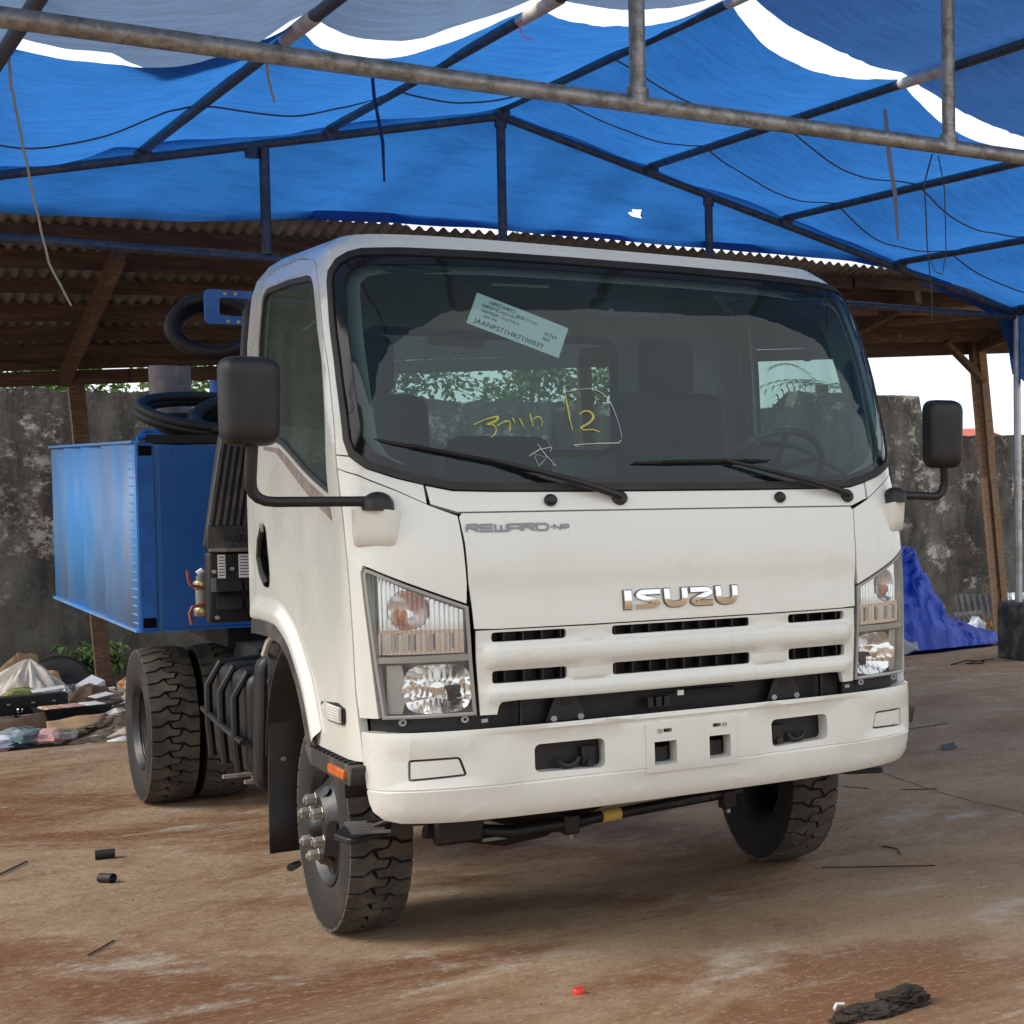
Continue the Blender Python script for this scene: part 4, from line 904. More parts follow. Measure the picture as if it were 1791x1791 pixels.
# twin ball valve
vx, vy, vz = -1.0, 2.62, 1.168
va = MB().tube([(-.86, vy, vz), (-.955, vy, vz), (-.975, vy, vz), (-1.0, vy, vz)], [.028, .028, .022, .022], 12).build('drain_valve', 'brass', T)
MB().tube([(-.90, vy, vz), (-.955, vy, vz)], .031, 12).build('hose_end', 'black_metal', va); MB().tube([(-.955, vy, vz), (-.972, vy, vz)], .030, 6).build('union_nut', 'paper_white', va)
MB().tube([(-1.03, vy, vz-.075), (-1.03, vy, vz-.03), (-1.03, vy, vz+.03), (-1.03, vy, vz+.10)], [.022, .026, .026, .022], 12).build('valve_body', 'pipe_grey', va)
for z in (vz-.055, vz+.06): MB().lathe([(.030, -.018), (.034, -.012), (.034, .012), (.030, .018)], (-1.03, vy, z), 'z', 8).build('valve_nut', 'brass', va)
MB().tube([(-1.03, vy-.03, vz+.05), (-1.075, vy-.04, vz+.06), (-1.085, vy-.04, vz+.08), (-1.088, vy-.04, vz+.125)], .007, 6).build('valve_handle', 'red_handle', va)
MB().tube([(-1.03, vy-.03, vz-.02), (-1.075, vy-.04, vz-.03), (-1.085, vy-.04, vz-.055), (-1.078, vy-.04, vz-.105)], .007, 6).build('valve_handle', 'red_handle', va)
MB().tube([(-1.05, vy-.02, vz+.11), (-1.03, vy-.02, vz+.125)], .012, 8).build('valve_cap', 'paper_white', va)
# plant on top of the box
MB().lathe([(.088, 0), (.090, .30), (.080, .30), (.078, .05), (.001, .05)], (-.86, 4.3, BZ1+.10), 'z', 28).build('exhaust_stack', 'pipe_grey', T)
MB().tube([(-.86, 4.3, BZ1), (-.86, 4.3, BZ1+.12)], .10, 20).build('exhaust_base', 'black_metal', T)
MB().box((-.70, 3.62, BZ1+.02), (.8, .42, .04)).build('box_lid', 'black_metal', T)
def coil(name, c, rx, ry, turns, r, tilt, lift, sq=1, ph=0, par=T):
    rot = Matrix.Rotation(R(tilt[0]), 3, 'X') @ Matrix.Rotation(R(tilt[1]), 3, 'Y')
    P = []
    for i in range(int(turns*28)+1):
        a = 2*PI*i/28+ph; j = .03*math.sin(a*2.3+ph)
        P.append(Vector(c)+rot @ Vector((rx*(1+j)*math.cos(a), ry*(1-j)*math.sin(a), lift*i/28)))
    return MB().tube(P, r, 10).build(name, 'rubber', par)
h1 = coil('hydraulic_hose', (-.74, 3.68, BZ1+.11), .34, .20, 2.2, .024, (26, 4), .03)
coil('hydraulic_hose', (-.62, 3.58, BZ1+.11), .26, .15, 3.1, .030, (34, -10), .022, ph=1.2); coil('hydraulic_hose', (-.60, 3.70, BZ1+.06), .40, .22, 1.6, .024, (10, 3), .03, ph=2.4)
coil('hydraulic_hose', (-.84, 3.30, 2.375), .165, .125, 3.3, .024, (80, -14), .022, ph=.6); coil('hydraulic_hose', (-.83, 3.36, 2.375), .145, .105, 2.2, .022, (82, -10), .02, ph=2.6)
MB().tube([(-1.13, 3.44, BZ1+.02), (-1.08, 3.45, BZ1+.035), (-.98, 3.44, BZ1+.025)], .012, 8).build('lid_hinge', 'blue_bright', T)
MB().tube([(-1.12, 3.47, BZ1+.02), (-1.09, 3.49, BZ1+.055), (-1.05, 3.49, BZ1+.055), (-1.02, 3.47, BZ1+.02)], .012, 8).build('lifting_eye', 'blue_front', T)
po = rnd([(-.125, -.075), (.12, -.075), (.16, -.03), (.16, .03), (.10, .08), (-.125, .08)], .025, 4); ho = rnd([(-.07, -.035), (.07, -.035), (.075, -.01), (.05, .045), (-.07, .045)], .012, 3)
bm = fill2d(po, [ho]); bd = [e for e in bm.edges if len(e.link_faces) == 1]
for g in bmesh.ops.extrude_edge_only(bm, edges=bd)['geom']:
    if isinstance(g, bmesh.types.BMVert): g.co.z = -.025
for v in bm.verts: v.co = (-.80+v.co.x, 3.0-v.co.z, 2.452+v.co.y)
me = bpy.data.meshes.new('hose_guide'); bm.to_mesh(me); bm.free(); hg = link('hose_guide', me, 'blue_bright', T, 0)
for x, z in ((-.85, 2.515), (-.81, 2.515), (-.84, 2.39), (-.80, 2.39)): MB().lathe([(.001, -.006), (.008, -.006), (.008, 0)], (x, 2.995, z), 'y', 8).build('guide_bolt', 'zinc', hg)
MB().tube([(-.66, 3.01, 2.47), (-.5, 3.05, 2.47), (-.45, 3.15, 2.2), (-.45, 3.4, BZ1)], .03, 10).build('guide_arm', 'blue_bright', T)
MB().tube([(-.72, 3.95, BZ1), (-.72, 3.95, BZ1+.32)], .032, 12).build('blue_stanchion', 'blue_bright', T)

# ================================================================== ground, yard slab
def ground_mat():
    m, t, b = nodes('yard')
    v = coords(t); rot = t.nodes.new('ShaderNodeMapping'); rot.inputs['Rotation'].default_value = (0, 0, R(14)); rot.inputs['Scale'].default_value = (.8, 1.25, 1)
    tc = t.nodes.new('ShaderNodeTexCoord'); t.links.new(tc.outputs['Object'], rot.inputs[0]); vr = rot.outputs[0]
    sx = t.nodes.new('ShaderNodeSeparateXYZ'); t.links.new(v, sx.inputs[0]); leftw = ramp(t, sx.outputs[0], 2.6, -.6)
    big = ramp(t, fbm(t, v, .55, 5, .6, .6), .35, .68); mid = ramp(t, fbm(t, vr, 1.6, 9, .72, .4), .36, .68)
    rust = ramp(t, fbm(t, vr, .62, 9, .72, .7), .44, .60); pale = ramp(t, fbm(t, vr, 1.5, 11, .78, .3), .53, .68)
    fine = ramp(t, fbm(t, vr, 30, 8, .8), .52, .64); dark = ramp(t, fbm(t, vr, 9, 11, .84, .2), .54, .66); fine2 = ramp(t, fbm(t, v, 75, 6, .8), .53, .62); speck = ramp(t, fbm(t, v, 120, 3, .5), .66, .75)
    c = mixc(t, big, (.50, .33, .195), (.36, .23, .138)); c = mixc(t, mul(t, mid, .75), c, (.58, .41, .265)); rw = t.nodes.new('ShaderNodeMath'); rw.operation = 'MULTIPLY_ADD'; t.links.new(leftw, rw.inputs[0]); rw.inputs[1].default_value = .65; rw.inputs[2].default_value = .30
    c = mixc(t, mul(t, rust, rw.outputs[0]), c, (.26, .105, .038))
    c = mixc(t, mul(t, pale, .85), c, (.70, .64, .55)); c = mixc(t, mul(t, dark, .5), c, (.12, .070, .040)); c = mixc(t, mul(t, fine, .6), c, (.66, .52, .37)); c = mixc(t, mul(t, fine2, .5), c, (.14, .088, .052)); c = mixc(t, mul(t, speck, .5), c, (.06, .045, .035))
    # the oily, trodden patch round the truck and the cleaner strip along the left
    sep = t.nodes.new('ShaderNodeSeparateXYZ'); t.links.new(v, sep.inputs[0])
    t.links.new(c, b.inputs[0]); b.inputs['Roughness'].default_value = .88; b.inputs['Specular IOR Level'].default_value = .3
    hsum = t.nodes.new('ShaderNodeMath'); hsum.operation = 'ADD'; t.links.new(fbm(t, vr, 22, 10, .75), hsum.inputs[0]); t.links.new(mul(t, fbm(t, v, 4, 6, .6), 1.6), hsum.inputs[1])
    bumpn(t, b, hsum.outputs[0], 1.0, .05); return m
ground_mat()
mat('dirt', (.11, .085, .06), .95, col2=(.19, .15, .11), scale=2, col3=(.06, .045, .035), scale3=14, bump=.6, bscale=18)
def edge_y(x): return 7.155+.148*x+.03*math.sin(x*3.1)+.02*math.sin(x*9.7)
mb = MB(); xs = [-40, -20, -10]+[-5+.25*i for i in range(61)]+[16, 24, 40]
mb.add([(x, -60, 0) for x in xs]+[(x, edge_y(x), 0) for x in xs]+[(x, edge_y(x)+.012, -.10) for x in xs], [(i, i+1, len(xs)+i+1, len(xs)+i) for i in range(len(xs)-1)]+[(len(xs)+i, len(xs)+i+1, 2*len(xs)+i+1, 2*len(xs)+i) for i in range(len(xs)-1)])
yard = struct(mb.build('concrete_yard', 'yard', None, 30))
CR = [(2.33, 3.8), (2.28, 3.2), (2.20, 2.44), (2.165, 1.99), (2.16, 1.63), (2.195, 1.34), (2.18, 1.1), (2.2, .6)]; CR = [tuple(Vector(CR[i]).lerp(Vector(CR[i+1]), k/6)+Vector((.012*noise.noise(Vector((i*3.1+k*.7, 2, 0))), 0))) for i in range(len(CR)-1) for k in range(6)]
mb = MB(); mb.add([(x-.003-.002*math.sin(i*1.7), y, .0012) for i, (x, y) in enumerate(CR)]+[(x+.003+.002*math.sin(i*2.3), y, .0012) for i, (x, y) in enumerate(CR)], [(i, len(CR)+i, len(CR)+i+1, i+1) for i in range(len(CR)-1)]); mb.build('crack', 'rag', yard, 0)
struct(MB().add([(-900, -900, -.075), (900, -900, -.075), (900, 900, -.075), (-900, 900, -.075)], [(0, 1, 2, 3)]).build('ground', 'dirt', None, 0))

# ================================================================== boundary wall
def wall_mat():
    m, t, b = nodes('old_wall'); v = coords(t); vs = coords(t, (1.6, 1, .45))
    a = ramp(t, fbm(t, vs, 1.5, 10, .72, 0), .36, .68); p = ramp(t, fbm(t, v, 2.6, 11, .82, 0), .535, .63); q = ramp(t, fbm(t, v, 24, 8, .8), .56, .70); s_ = ramp(t, fbm(t, coords(t, (6, 1, .35)), 1.6, 9, .75), .52, .75)
    d = ramp(t, fbm(t, v, .7, 6, .6), .4, .65)
    c = mixc(t, a, (.062, .058, .054), (.22, .205, .18)); c = mixc(t, mul(t, s_, .7), c, (.022, .021, .020)); c = mixc(t, mul(t, p, ramp(t, fbm(t, v, .7, 6, .6), .25, .6)), c, (.70, .65, .56)); c = mixc(t, mul(t, q, .7), c, (.42, .39, .33))
    sep = t.nodes.new('ShaderNodeSeparateXYZ'); t.links.new(v, sep.inputs[0]); low = ramp(t, sep.outputs[2], 1.0, .1)
    c = mixc(t, mul(t, low, mul(t, ramp(t, fbm(t, v, 3.5, 8, .7), .35, .65), .75)), c, (.22, .19, .14))
    t.links.new(c, b.inputs[0]); b.inputs['Roughness'].default_value = .95; b.inputs['Specular IOR Level'].default_value = .2
    bumpn(t, b, fbm(t, v, 16, 10, .75), .9, .04); return m
wall_mat()
def wtop(x):
    base = 2.37 if x < 6.0 else 2.55
    if x > 7.50: base = 2.55-.42*min(1, (x-7.50)/.10)**.5
    if x > 8.0: base = 2.10+.02*(x-8)
    return base+.035*noise.noise(Vector((x*2.1, 3, 0)))+.022*noise.noise(Vector((x*9, 7, 0)))
mb = MB(); X0, X1 = -9., 16.; nx, nz = 420, 44
def wp(u, v, side):
    x = X0+(X1-X0)*u; z = -.1+(wtop(x)+.1)*v; n_ = .05*noise.noise(Vector((x*1.1, z*1.1, side*9)))+.025*noise.noise(Vector((x*4, z*4, side*5)))+.012*noise.noise(Vector((x*13, z*13, 1)))
    return (x, 11.5+(-1 if side == 0 else 1)*(.12+n_), z)
mb.grid(lambda u, v: wp(u, v, 0), nx, nz); mb.grid(lambda u, v: wp(u, v, 1), 120, 2)
mb.add([wp(i/nx, 1, 0) for i in range(nx+1)]+[(wp(i/nx, 1, 0)[0], 11.63, wp(i/nx, 1, 0)[2]+.02*noise.noise(Vector((i*.7, 0, 0)))) for i in range(nx+1)], [(i, i+1, nx+1+i+1, nx+1+i) for i in range(nx)])
tag(mb.build('boundary_wall', 'old_wall', None, 60, fix=False), 'weathered grey boundary wall with white flaking patches behind the shed', 'wall')

# ================================================================== lean-to shed
shed = thing('shed', 'timber lean-to shed with a corrugated metal roof in front of the wall', 'shed', (2, 9.5, -.07))
def ynear(x): return 7.46
def yback(x): return 10.15-.10*(x+.5)
def shz(x, v):
    zn = interp([(-4, 3.15), (-1.2, 3.20), (1.8, 3.31), (4.6, 3.325), (9, 3.42)], x); zb = 2.49+.072*(x+1)
    return zn+(zb-zn)*v
def shp(x, v, dz=0): return Vector((x, ynear(x)+(yback(x)-ynear(x))*v, shz(x, v)+dz))
k = 0; x = -3.6
while x < 7.2:
    wd = .80; over = .06+.05*noise.noise(Vector((x*3, 0, 0)))
    def sh(u, v, x=x, wd=wd, over=over):
        xx = x+wd*u; p = shp(xx, -.05-over+(1.07+over)*v); n_ = .017*math.cos(xx*2*PI/.079); return (p.x, p.y, p.z+.07+n_+(.006 if k % 2 else 0))
    MB().grid(sh, 60, 6).build('roof_sheet', 'sheet_old', shed, 60, solid=.002); x += .765; k += 1
for v in (.0, .17, .36, .55, .73, .88, .985): 
    for xa, xb in ((-3.6, .9), (.88, 4.6), (4.58, 7.45)):
        MB().bar(shp(xa, v, 0), shp(xb, v, -.012 if xa > 0 else 0), .05, .09 if v not in (.17, .55) else .13).build('purlin', 'wood_x', shed)
for x in (-2.5, -.62, 1.4, 3.3, 5.2, 6.95): MB().bar(shp(x, -.02, -.11), shp(x, 1.0, -.11), .06, .12).build('rafter', 'wood', shed)
for xa, xb in ((-3.6, -.2), (-.22, 3.6), (3.58, 7.75)): MB().bar(shp(xa, .99, -.105), shp(xb, .99, -.105), .06, .11).build('back_beam', 'wood_x', shed)
for x, ln in ((-.50, .11), (3.2, .05)):
    MB().bar((x-.05, yback(x), shz(x, 1)-.08), (x+ln-.03, yback(x)-.02, -.08), .10, .085, Vector((0, 1, 0))).build('post', 'wood', shed)
pr_ = MB().bar((6.90, 9.30, 3.20), (7.06, 9.06, -.08), .085, .085, Vector((0, 1, 0))).build('post', 'wood', shed)
MB().bar((6.965, 9.25, 3.12), (7.025, 9.16, 1.95), .085, .05, Vector((0, 1, 0))).build('post_splice', 'wood_pale', shed)
MB().bar((7.015, 9.16, 1.95), (7.125, 9.03, -.08), .075, .06, Vector((0, 1, 0))).build('post_board', 'wood_pale', shed)
MB().bar((6.925, 9.13, 1.62), (6.995, 9.0, .02), .05, .04, Vector((0, 1, 0))).build('post_batten', 'wood_pale', shed)
MB().bar((6.50, 9.15, 3.00), (6.94, 9.15, 2.62), .05, .10, Vector((0, 1, 0))).build('brace', 'wood', shed)
MB().bar((5.0, 9.28, 2.96), (7.7, 9.10, 3.13), .06, .11).build('cross_beam', 'wood', shed)
for x in (6.0, 6.25): MB().bar((x, 9.2, 3.02), (x+.02, 9.2, 3.22), .06, .05, Vector((0, 1, 0))).build('strut', 'wood_pale', shed)
MB().bar((4.2, 8.5, 3.12), (6.3, 7.65, 3.20), .05, .08).build('loose_batten', 'wood_pale', shed)
MB().bar((5.2, 9.0, 3.06), (6.35, 7.7, 3.19), .04, .06).build('loose_batten', 'wood_pale', shed)

# ================================================================== tent frame
tent = thing('tent_frame', 'steel pipe frame of the gabled shelter holding up the tarpaulins', 'tent frame', (1.605, 4, 0))
AX, AZ = 1.605, 4.25
def rz(x): return AZ-.2625*abs(x-AX)
EL, ER = -2.75, 5.95
def pipe(name, a, b, r=.030, m='pipe_dark', seg=12, sagx=0):
    a, b = Vector(a), Vector(b); n = 6
    P = [a.lerp(b, i/n)+Vector((0, 0, -sagx*4*(i/n)*(1-i/n))) for i in range(n+1)]
    return MB().tube(P, r, seg).build(name, m, tent, 60)
for y, m in ((.70, 'galvanised'), (7.0, 'pipe_dark')):
    pipe('tie_pipe', (EL, y, 3.13 if y > 1 else 3.118), (ER, y, 3.075 if y > 1 else 3.19), .030 if y > 1 else .034, m)
    pipe('rafter_pipe', (AX, y, AZ), (EL, y, rz(EL)), .030, m); pipe('rafter_pipe', (AX, y, AZ), (ER, y, rz(ER)), .030, m)
    for x in ((.125, AX, 3.13) if y > 1 else (.125, 1.50, 3.13)): pipe('king_pipe', (x, y, 3.14 if y > 1 else 3.16), (x, y, rz(x)-.02), .030, m)
    for x in ((.055, AX, 3.13) if y > 1 else (.125, 1.5)):
        zt = rz(x)-.03 if y > 1 else 3.185; MB().tube([(x, y, zt-.05), (x, y, zt+.02)], .041, 12).build('pipe_collar', m, tent)
    for x in (EL, ER): pipe('post_pipe', (x, y, 0), (x, y, rz(x)), .034, 'steel_bright')
PUR = [EL, -1.62, -.545, .507, AX, 2.668, 3.747, 4.768, ER]
for x in PUR:
    pipe('purlin_pipe', (x, 6.97, rz(x)+.045), (x, -.5, rz(x)+.045+(.0)), .027)
    MB().tube([(x, 6.92, rz(x)+.02), (x, 7.02, rz(x)+.02)], .045, 10).build('purlin_clamp', 'pipe_dark', tent)
    if x in (-.545, .507, AX, 2.668): MB().tube([(x, 2.62, rz(x)+.045), (x, 3.18, rz(x)+.045)], .032, 12).build('pipe_sleeve', 'pvc', tent)
# foot block of the right rear post
mb = MB(); mb.box((6.11, 7.05, .255), (.47, .42, .53)); o = mb.build('concrete_block', 'sheet_dark', None, bevel=.03)
mat('block', (.045, .045, .042), .9, col2=(.16, .14, .11), scale=5, lo=.45, hi=.65, bump=.4, bscale=25); o.data.materials[0] = MATS['block']
tag(o, 'dark concrete block holding the foot of the right tent post', 'concrete block')

# ---- tarpaulins
def bay(x):
    for a, b in zip(PUR, PUR[1:]):
        if a <= x <= b: return (x-a)/(b-a)
    return 0
def sheet_z(x, y, sag):
    u = bay(x); s_ = 4*u*(1-u); w_ = noise.noise(Vector((x*1.3, y*.7, 2)))*.045+noise.noise(Vector((x*3.5, y*1.1, 5)))*.018+noise.noise(Vector((x*.9+y*2.6, y*4.2, 8)))*.014
    yk = max(0, min(1, (7.0-y)/1.3)); sag = sag*yk*(2-yk)
    w_ += .022*(.35-abs(noise.noise(Vector((x*.9+2*noise.noise(Vector((x*.5, y*.5, 3))), y*4.5, 11)))))+.010*(.35-abs(noise.noise(Vector((x*1.8, y*11, 13)))))
    return rz(x)+.075-sag*s_*(.8+.35*noise.noise(Vector((x*.8, y*.4, 9))))+w_*min(1, s_*2.5)
def tarp(name, xa, xb, ya, yb, sag, m, label, nu=130, nv=150, seams=()):
    def f(u, v):
        x = xa+(xb-xa)*u; y0_, y1_ = ya(x), yb(x); j_ = .035*noise.noise(Vector((x*5, 3, 0)))+.02*noise.noise(Vector((x*17, 5, 0))); y0_ += j_; y1_ += j_*(1 if y1_ < 6 else 0); y = y0_+(y1_-y0_)*v; e = 0
        return (x, y, sheet_z(x, y, sag)+(.03 if m in ('tarp_grey', 'tarp_dark') else 0))
    o_ = MB().grid(f, nu, nv).build(name, m, None, 80, fix=False); tag(o_, label, 'tarpaulin', 'tarpaulins over the shelter')
    for ys_ in seams:
        P = [(x, ys_+.10*math.sin(x*1.7), sheet_z(x, ys_+.10*math.sin(x*1.7), sag)-.006) for x in [xa+(xb-xa)*i/80 for i in range(81)]]
        MB().tube(P, .006, 4).build('seam_cord', 'cord', o_)
    return o_
def sc(x): u = bay(x); return 4*u*(1-u)
tarp('tarpaulin', EL-.1, AX+.02, lambda x: 3.02+.28*sc(x) if x > -.545 else (2.93+.09*sc(x) if bay(x) < .5 or x < -1.62 else 2.93+.09*sc(x)-.1*(bay(x)-.5)), lambda x: 7.13, .16, 'tarp_blue', 'blue tarpaulin over the rear left slope of the shelter', seams=(5.4,))
tarp('tarpaulin', AX+.02, ER+.1, lambda x: 3.18+.20*sc(x), lambda x: 7.13, .17, 'tarp_blue', 'blue tarpaulin over the rear right slope of the shelter', seams=(4.9, 6.1))
tarp('tarpaulin', EL-.1, AX-.02, lambda x: -.6, lambda x: 2.82+.22*sc(x) if x > -.545 else 2.84+.14*sc(x)+(.42*min(1, max(0, (bay(x)-.35)/.2)) if x > -1.62 else .3)-(.35*max(0, (bay(x)-.9)/.1) if x > -1.62 else 0), .15, 'tarp_grey', 'grey tarpaulin over the front left slope of the shelter')
tarp('tarpaulin', AX-.02, ER+.1, lambda x: -.6, lambda x: interp([(1.6, 3.0), (2.6, 3.14), (3.7, 3.18), (4.2, 3.22), (6, 3.26)], x)+.02*sc(x), .12, 'tarp_dark', 'darker blue tarpaulin over the front right slope of the shelter')
# gable curtain at the back
def hem(x): return interp([(-3, 3.24), (-1.27, 3.285), (-.4, 3.315), (.58, 3.425), (1.65, 3.455), (3.1, 3.455), (4.4, 3.46), (5.0, 3.40), (6, 3.1)], x)+.012*noise.noise(Vector((x*2.3, 0, 0)))
def cur(u, v):
    x = EL+(5.35-EL)*u; zb = hem(x); zt = max(zb+.01, rz(x)+.10); z = zb+(zt-zb)*v
    fold = .05*noise.noise(Vector((x*1.1+z*.8, z*.6, 4)))+.03*noise.noise(Vector((x*2.4-z*2.0, z*1.5, 6)))+(.03*math.sin((x-2.0)*5+(z-3.4)*9)*math.exp(-((x-3.0)/1.0)**2))
    return (x, 7.09+fold*(1-v*.6), z)
g = MB().grid(cur, 300, 60); hol = [(2.59, 3.66, .045), (2.61, 3.85, .018), (1.57, 3.895, .022)]
def rag_r(q, h): return h[2]*(1+.35*math.sin(5*math.atan2(q[2]-h[1], q[0]-h[0])+h[0]*9)+.2*math.sin(11*math.atan2(q[2]-h[1], q[0]-h[0])))
def inh(q): return any(math.hypot(q[0]-h[0], q[2]-h[1]) < rag_r(q, h) for h in hol)
g.f = [f_ for f_ in g.f if not all(inh(g.v[i]) for i in f_)]
for i, q in enumerate(g.v):
    for h in hol:
        d_ = math.hypot(q[0]-h[0], q[2]-h[1])
        if 1e-6 < d_ < rag_r(q, h): g.v[i] = (h[0]+(q[0]-h[0])/d_*rag_r(q, h), q[1], h[1]+(q[2]-h[1])/d_*rag_r(q, h))
curt = tag(g.build('gable_curtain', 'tarp_gable', None, 80, fix=False), 'blue tarpaulin curtain closing the rear gable of the shelter', 'tarpaulin', 'tarpaulins over the shelter')
MB().grid(lambda u, v: (lambda x: (x, 7.10+.03*noise.noise(Vector((x*2, 0, 0))), hem(x)-.004+(.055+.015*math.sin(x*2))*v))(-.1+4.9*u), 70, 2).build('double_hem', 'tarp_dark', curt, 80, fix=False)
# side drape round the right rear post
def drape(u, v):
    y = 7.25-1.9*u; z = 3.20-(.62+.30*math.sin(u*2.2))*v*(1 if u < .6 else 1-.3*(u-.6)); return (5.98+.06*math.sin(u*14+v)*v+.03*v, y, z)
tag(MB().grid(drape, 40, 16).build('side_drape', 'tarp_dark', None, 80, fix=False), 'dark blue tarpaulin edge hanging over the right rear post', 'tarpaulin', 'tarpaulins over the shelter')
def drape2(u, v):
    x = 5.0+1.02*u; return (x, 7.06+.03*math.sin(u*9), rz(x)+.04-(.02+(.12 if u < .75 else .12+.5*((u-.75)/.25)**1.5)*v*(.4+.6*u)))
tag(MB().grid(drape2, 30, 12).build('corner_drape', 'tarp_dark', None, 80, fix=False), 'folded corner of blue tarpaulin under the right end of the rear rafter', 'tarpaulin', 'tarpaulins over the shelter')

# ---- strings and strips
def strand(name, P, r, m, label, fray=0):
    Q = []
    for i in range(len(P)-1):
        for k_ in range(4): t = k_/4; Q.append(Vector(P[i]).lerp(Vector(P[i+1]), t)+Vector((.0012*math.sin(i*9+k_*3), .0012*math.cos(i*7+k_), 0)))
    Q.append(Vector(P[-1])); o_ = MB().tube(Q, [r*(1-.4*i/len(Q)) for i in range(len(Q))], 5).build(name, m, None); tag(o_, label, 'string'); return o_
strand('string', [(-1.605, 3.0, 3.50), (-1.598, 3.0, 3.457), (-1.592, 3.0, 3.328), (-1.568, 3.0, 3.142), (-1.527, 3.0, 2.86), (-1.485, 3.0, 2.6), (-1.411, 3.0, 2.424)], .0065, 'string', 'long pale string dangling from the leftmost purlin pipe')
strand('string', [(-.565, 3.0, 3.66), (-.662, 3.0, 3.60), (-.653, 3.0, 3.497), (-.633, 3.0, 3.397)], .008, 'string', 'short frayed pale string hanging below the front tie pipe')
o = MB().add([(-.01, 3.9, 3.81), (.006, 3.9, 3.81), (.016, 3.905, 3.66), (.0, 3.905, 3.66), (.050, 3.9, 3.43), (.034, 3.9, 3.43), (.050, 3.9, 3.226), (.040, 3.9, 3.226)], [(0, 1, 2, 3), (3, 2, 4, 5), (5, 4, 6, 7)]).build('tarp_strip', 'tarp_dark', None, 0, solid=.003)
tag(o, 'narrow torn strip of blue tarpaulin dangling left of the ridge', 'string')
strand('string', [(.507, 3.1, 4.0), (.465, 3.1, 3.971), (.491, 3.1, 3.904), (.547, 3.1, 3.899)], .004, 'red_cap', 'bit of red string tied to a purlin pipe near the gap')
o = MB().add([(2.775, 3.6, 3.95), (2.80, 3.6, 3.95), (2.832, 3.6, 3.64), (2.800, 3.6, 3.64), (2.866, 3.6, 3.43), (2.838, 3.6, 3.43), (2.878, 3.6, 3.151), (2.862, 3.6, 3.151)], [(0, 1, 2, 3), (3, 2, 4, 5), (5, 4, 6, 7)]).build('plastic_strip', 'tarp_inner', None, 0, solid=.003)
tag(o, 'pale plastic strip hanging from the gap on the right slope', 'string')
strand('rope', [(3.3, 3.9, 3.80), (3.233, 3.9, 3.583), (3.25, 3.9, 3.177), (3.28, 3.9, 2.845), (3.278, 3.9, 2.677)], .006, 'cord', 'thin dark cord hanging straight down at the right')
strand('rope', [(3.332, 3.9, 3.80), (3.381, 3.9, 3.562), (3.39, 3.9, 3.152), (3.358, 3.9, 3.0), (3.303, 3.9, 3.014), (3.262, 3.9, 3.123)], .0045, 'cord', 'thin dark cord ending in a loop at the right')

# ================================================================== right-hand clutter
def crease(p, q, k): return sum((.5-abs(noise.noise(Vector((p*f_*k, q*f_*k, 3.7*f_)))))/f_ for f_ in (1, 2.1, 4.3))
def heap(u, v):
    x = 4.95+1.95*u; base_y = 8.10+.148*(x-5.4)
    top = interp([(4.9, .0), (4.97, .02), (5.06, .55), (5.2, .93), (5.55, .965), (5.84, .93), (5.93, .82), (6.02, .58), (6.10, .34), (6.16, .24), (6.3, .22), (6.45, .15), (6.62, .12), (6.8, .04), (6.9, .01)], x+.04*noise.noise(Vector((v*5, 1, 1))))
    rise = min(1, v/.30)**.6; back = 1 if v < .7 else max(0, 1-(v-.7)/.3); z = top*rise*back
    c_ = crease(x*1.0, z*1.1+v*.6, 4.2)-.55; lean = .22*(z/.98) if x < 6.15 else .10*z
    return (x+.035*noise.noise(Vector((z*7, x*4, 2)))*rise, base_y+1.15*v+lean-.075*c_*(1 if v < .6 else .3), .012-.07*min(1, v/.06 if v > .12 else 0)*(1 if z < .05 else 0)+max(0, z*(1+.10*c_)+.05*c_*rise*back))
tag(MB().grid(heap, 170, 90).build('tarp_heap', 'tarp_heap', None, 28, fix=False), 'crumpled bright blue tarpaulin draped over a pile beside the truck', 'tarpaulin')
tag(MB().grid(lambda u, v: (5.22+.34*u, 8.02+.06*v+.05*u, .015+.17*v*(1-.5*u)+.02*math.sin(u*9+v*4)), 14, 6).build('silver_tarp_corner', 'tarp_inner', None, 60, solid=.004), 'pale silvery corner of tarpaulin turned out at the foot of the blue heap', 'tarpaulin')
def corr(name, c, wd, ht, lean, rotz, m, label, pitch=.075, amp=.016):
    rot = Matrix.Rotation(R(rotz), 3, 'Z') @ Matrix.Rotation(R(lean), 3, 'X')
    o_ = MB().grid(lambda u, v: Vector(c)+rot @ Vector((wd*(u-.5), amp*math.cos(wd*(u-.5)*2*PI/pitch), ht*v)), 60, 4).build(name, m, None, 60, solid=.003); return tag(o_, label, 'metal sheet')
corr('corrugated_sheet', (7.78, 10.55, -.07), .55, .40, -24, -8, 'sheet_dark', 'dark corrugated sheet leaning against the wall behind the straw')
corr('corrugated_sheet', (7.50, 10.2, -.07), .42, .26, -38, 14, 'sheet_dark', 'lower dark corrugated offcut lying in front of the leaning one')
corr('corrugated_sheet', (7.76, 9.75, -.07), .26, .44, -14, -12, 'sheet_new', 'shiny silver corrugated offcut beside the right tent post')
tag(MB().bar((6.85, 9.9, -.05), (7.12, 10.3, .22), .05, .02).build('plank', 'wood_pale', None), 'pale plank tilted beside the straw heap', 'plank')
mb = MB(); random.seed(11)
for k in range(620):
    x, y = random.gauss(7.22, .17), random.gauss(9.65, .13); h_ = max(0, .20-.9*math.hypot(x-7.22, (y-9.65)*.8))*random.random()-.06; a, l = random.uniform(0, 2*PI), random.uniform(.05, .14)
    P = [Vector((x+l*t*math.cos(a), y+l*t*math.sin(a), h_+.05*math.sin(PI*t)+.02*t)) for t in (-.5, 0, .5)]; mb.tube(P, .0035, 3, caps=False)
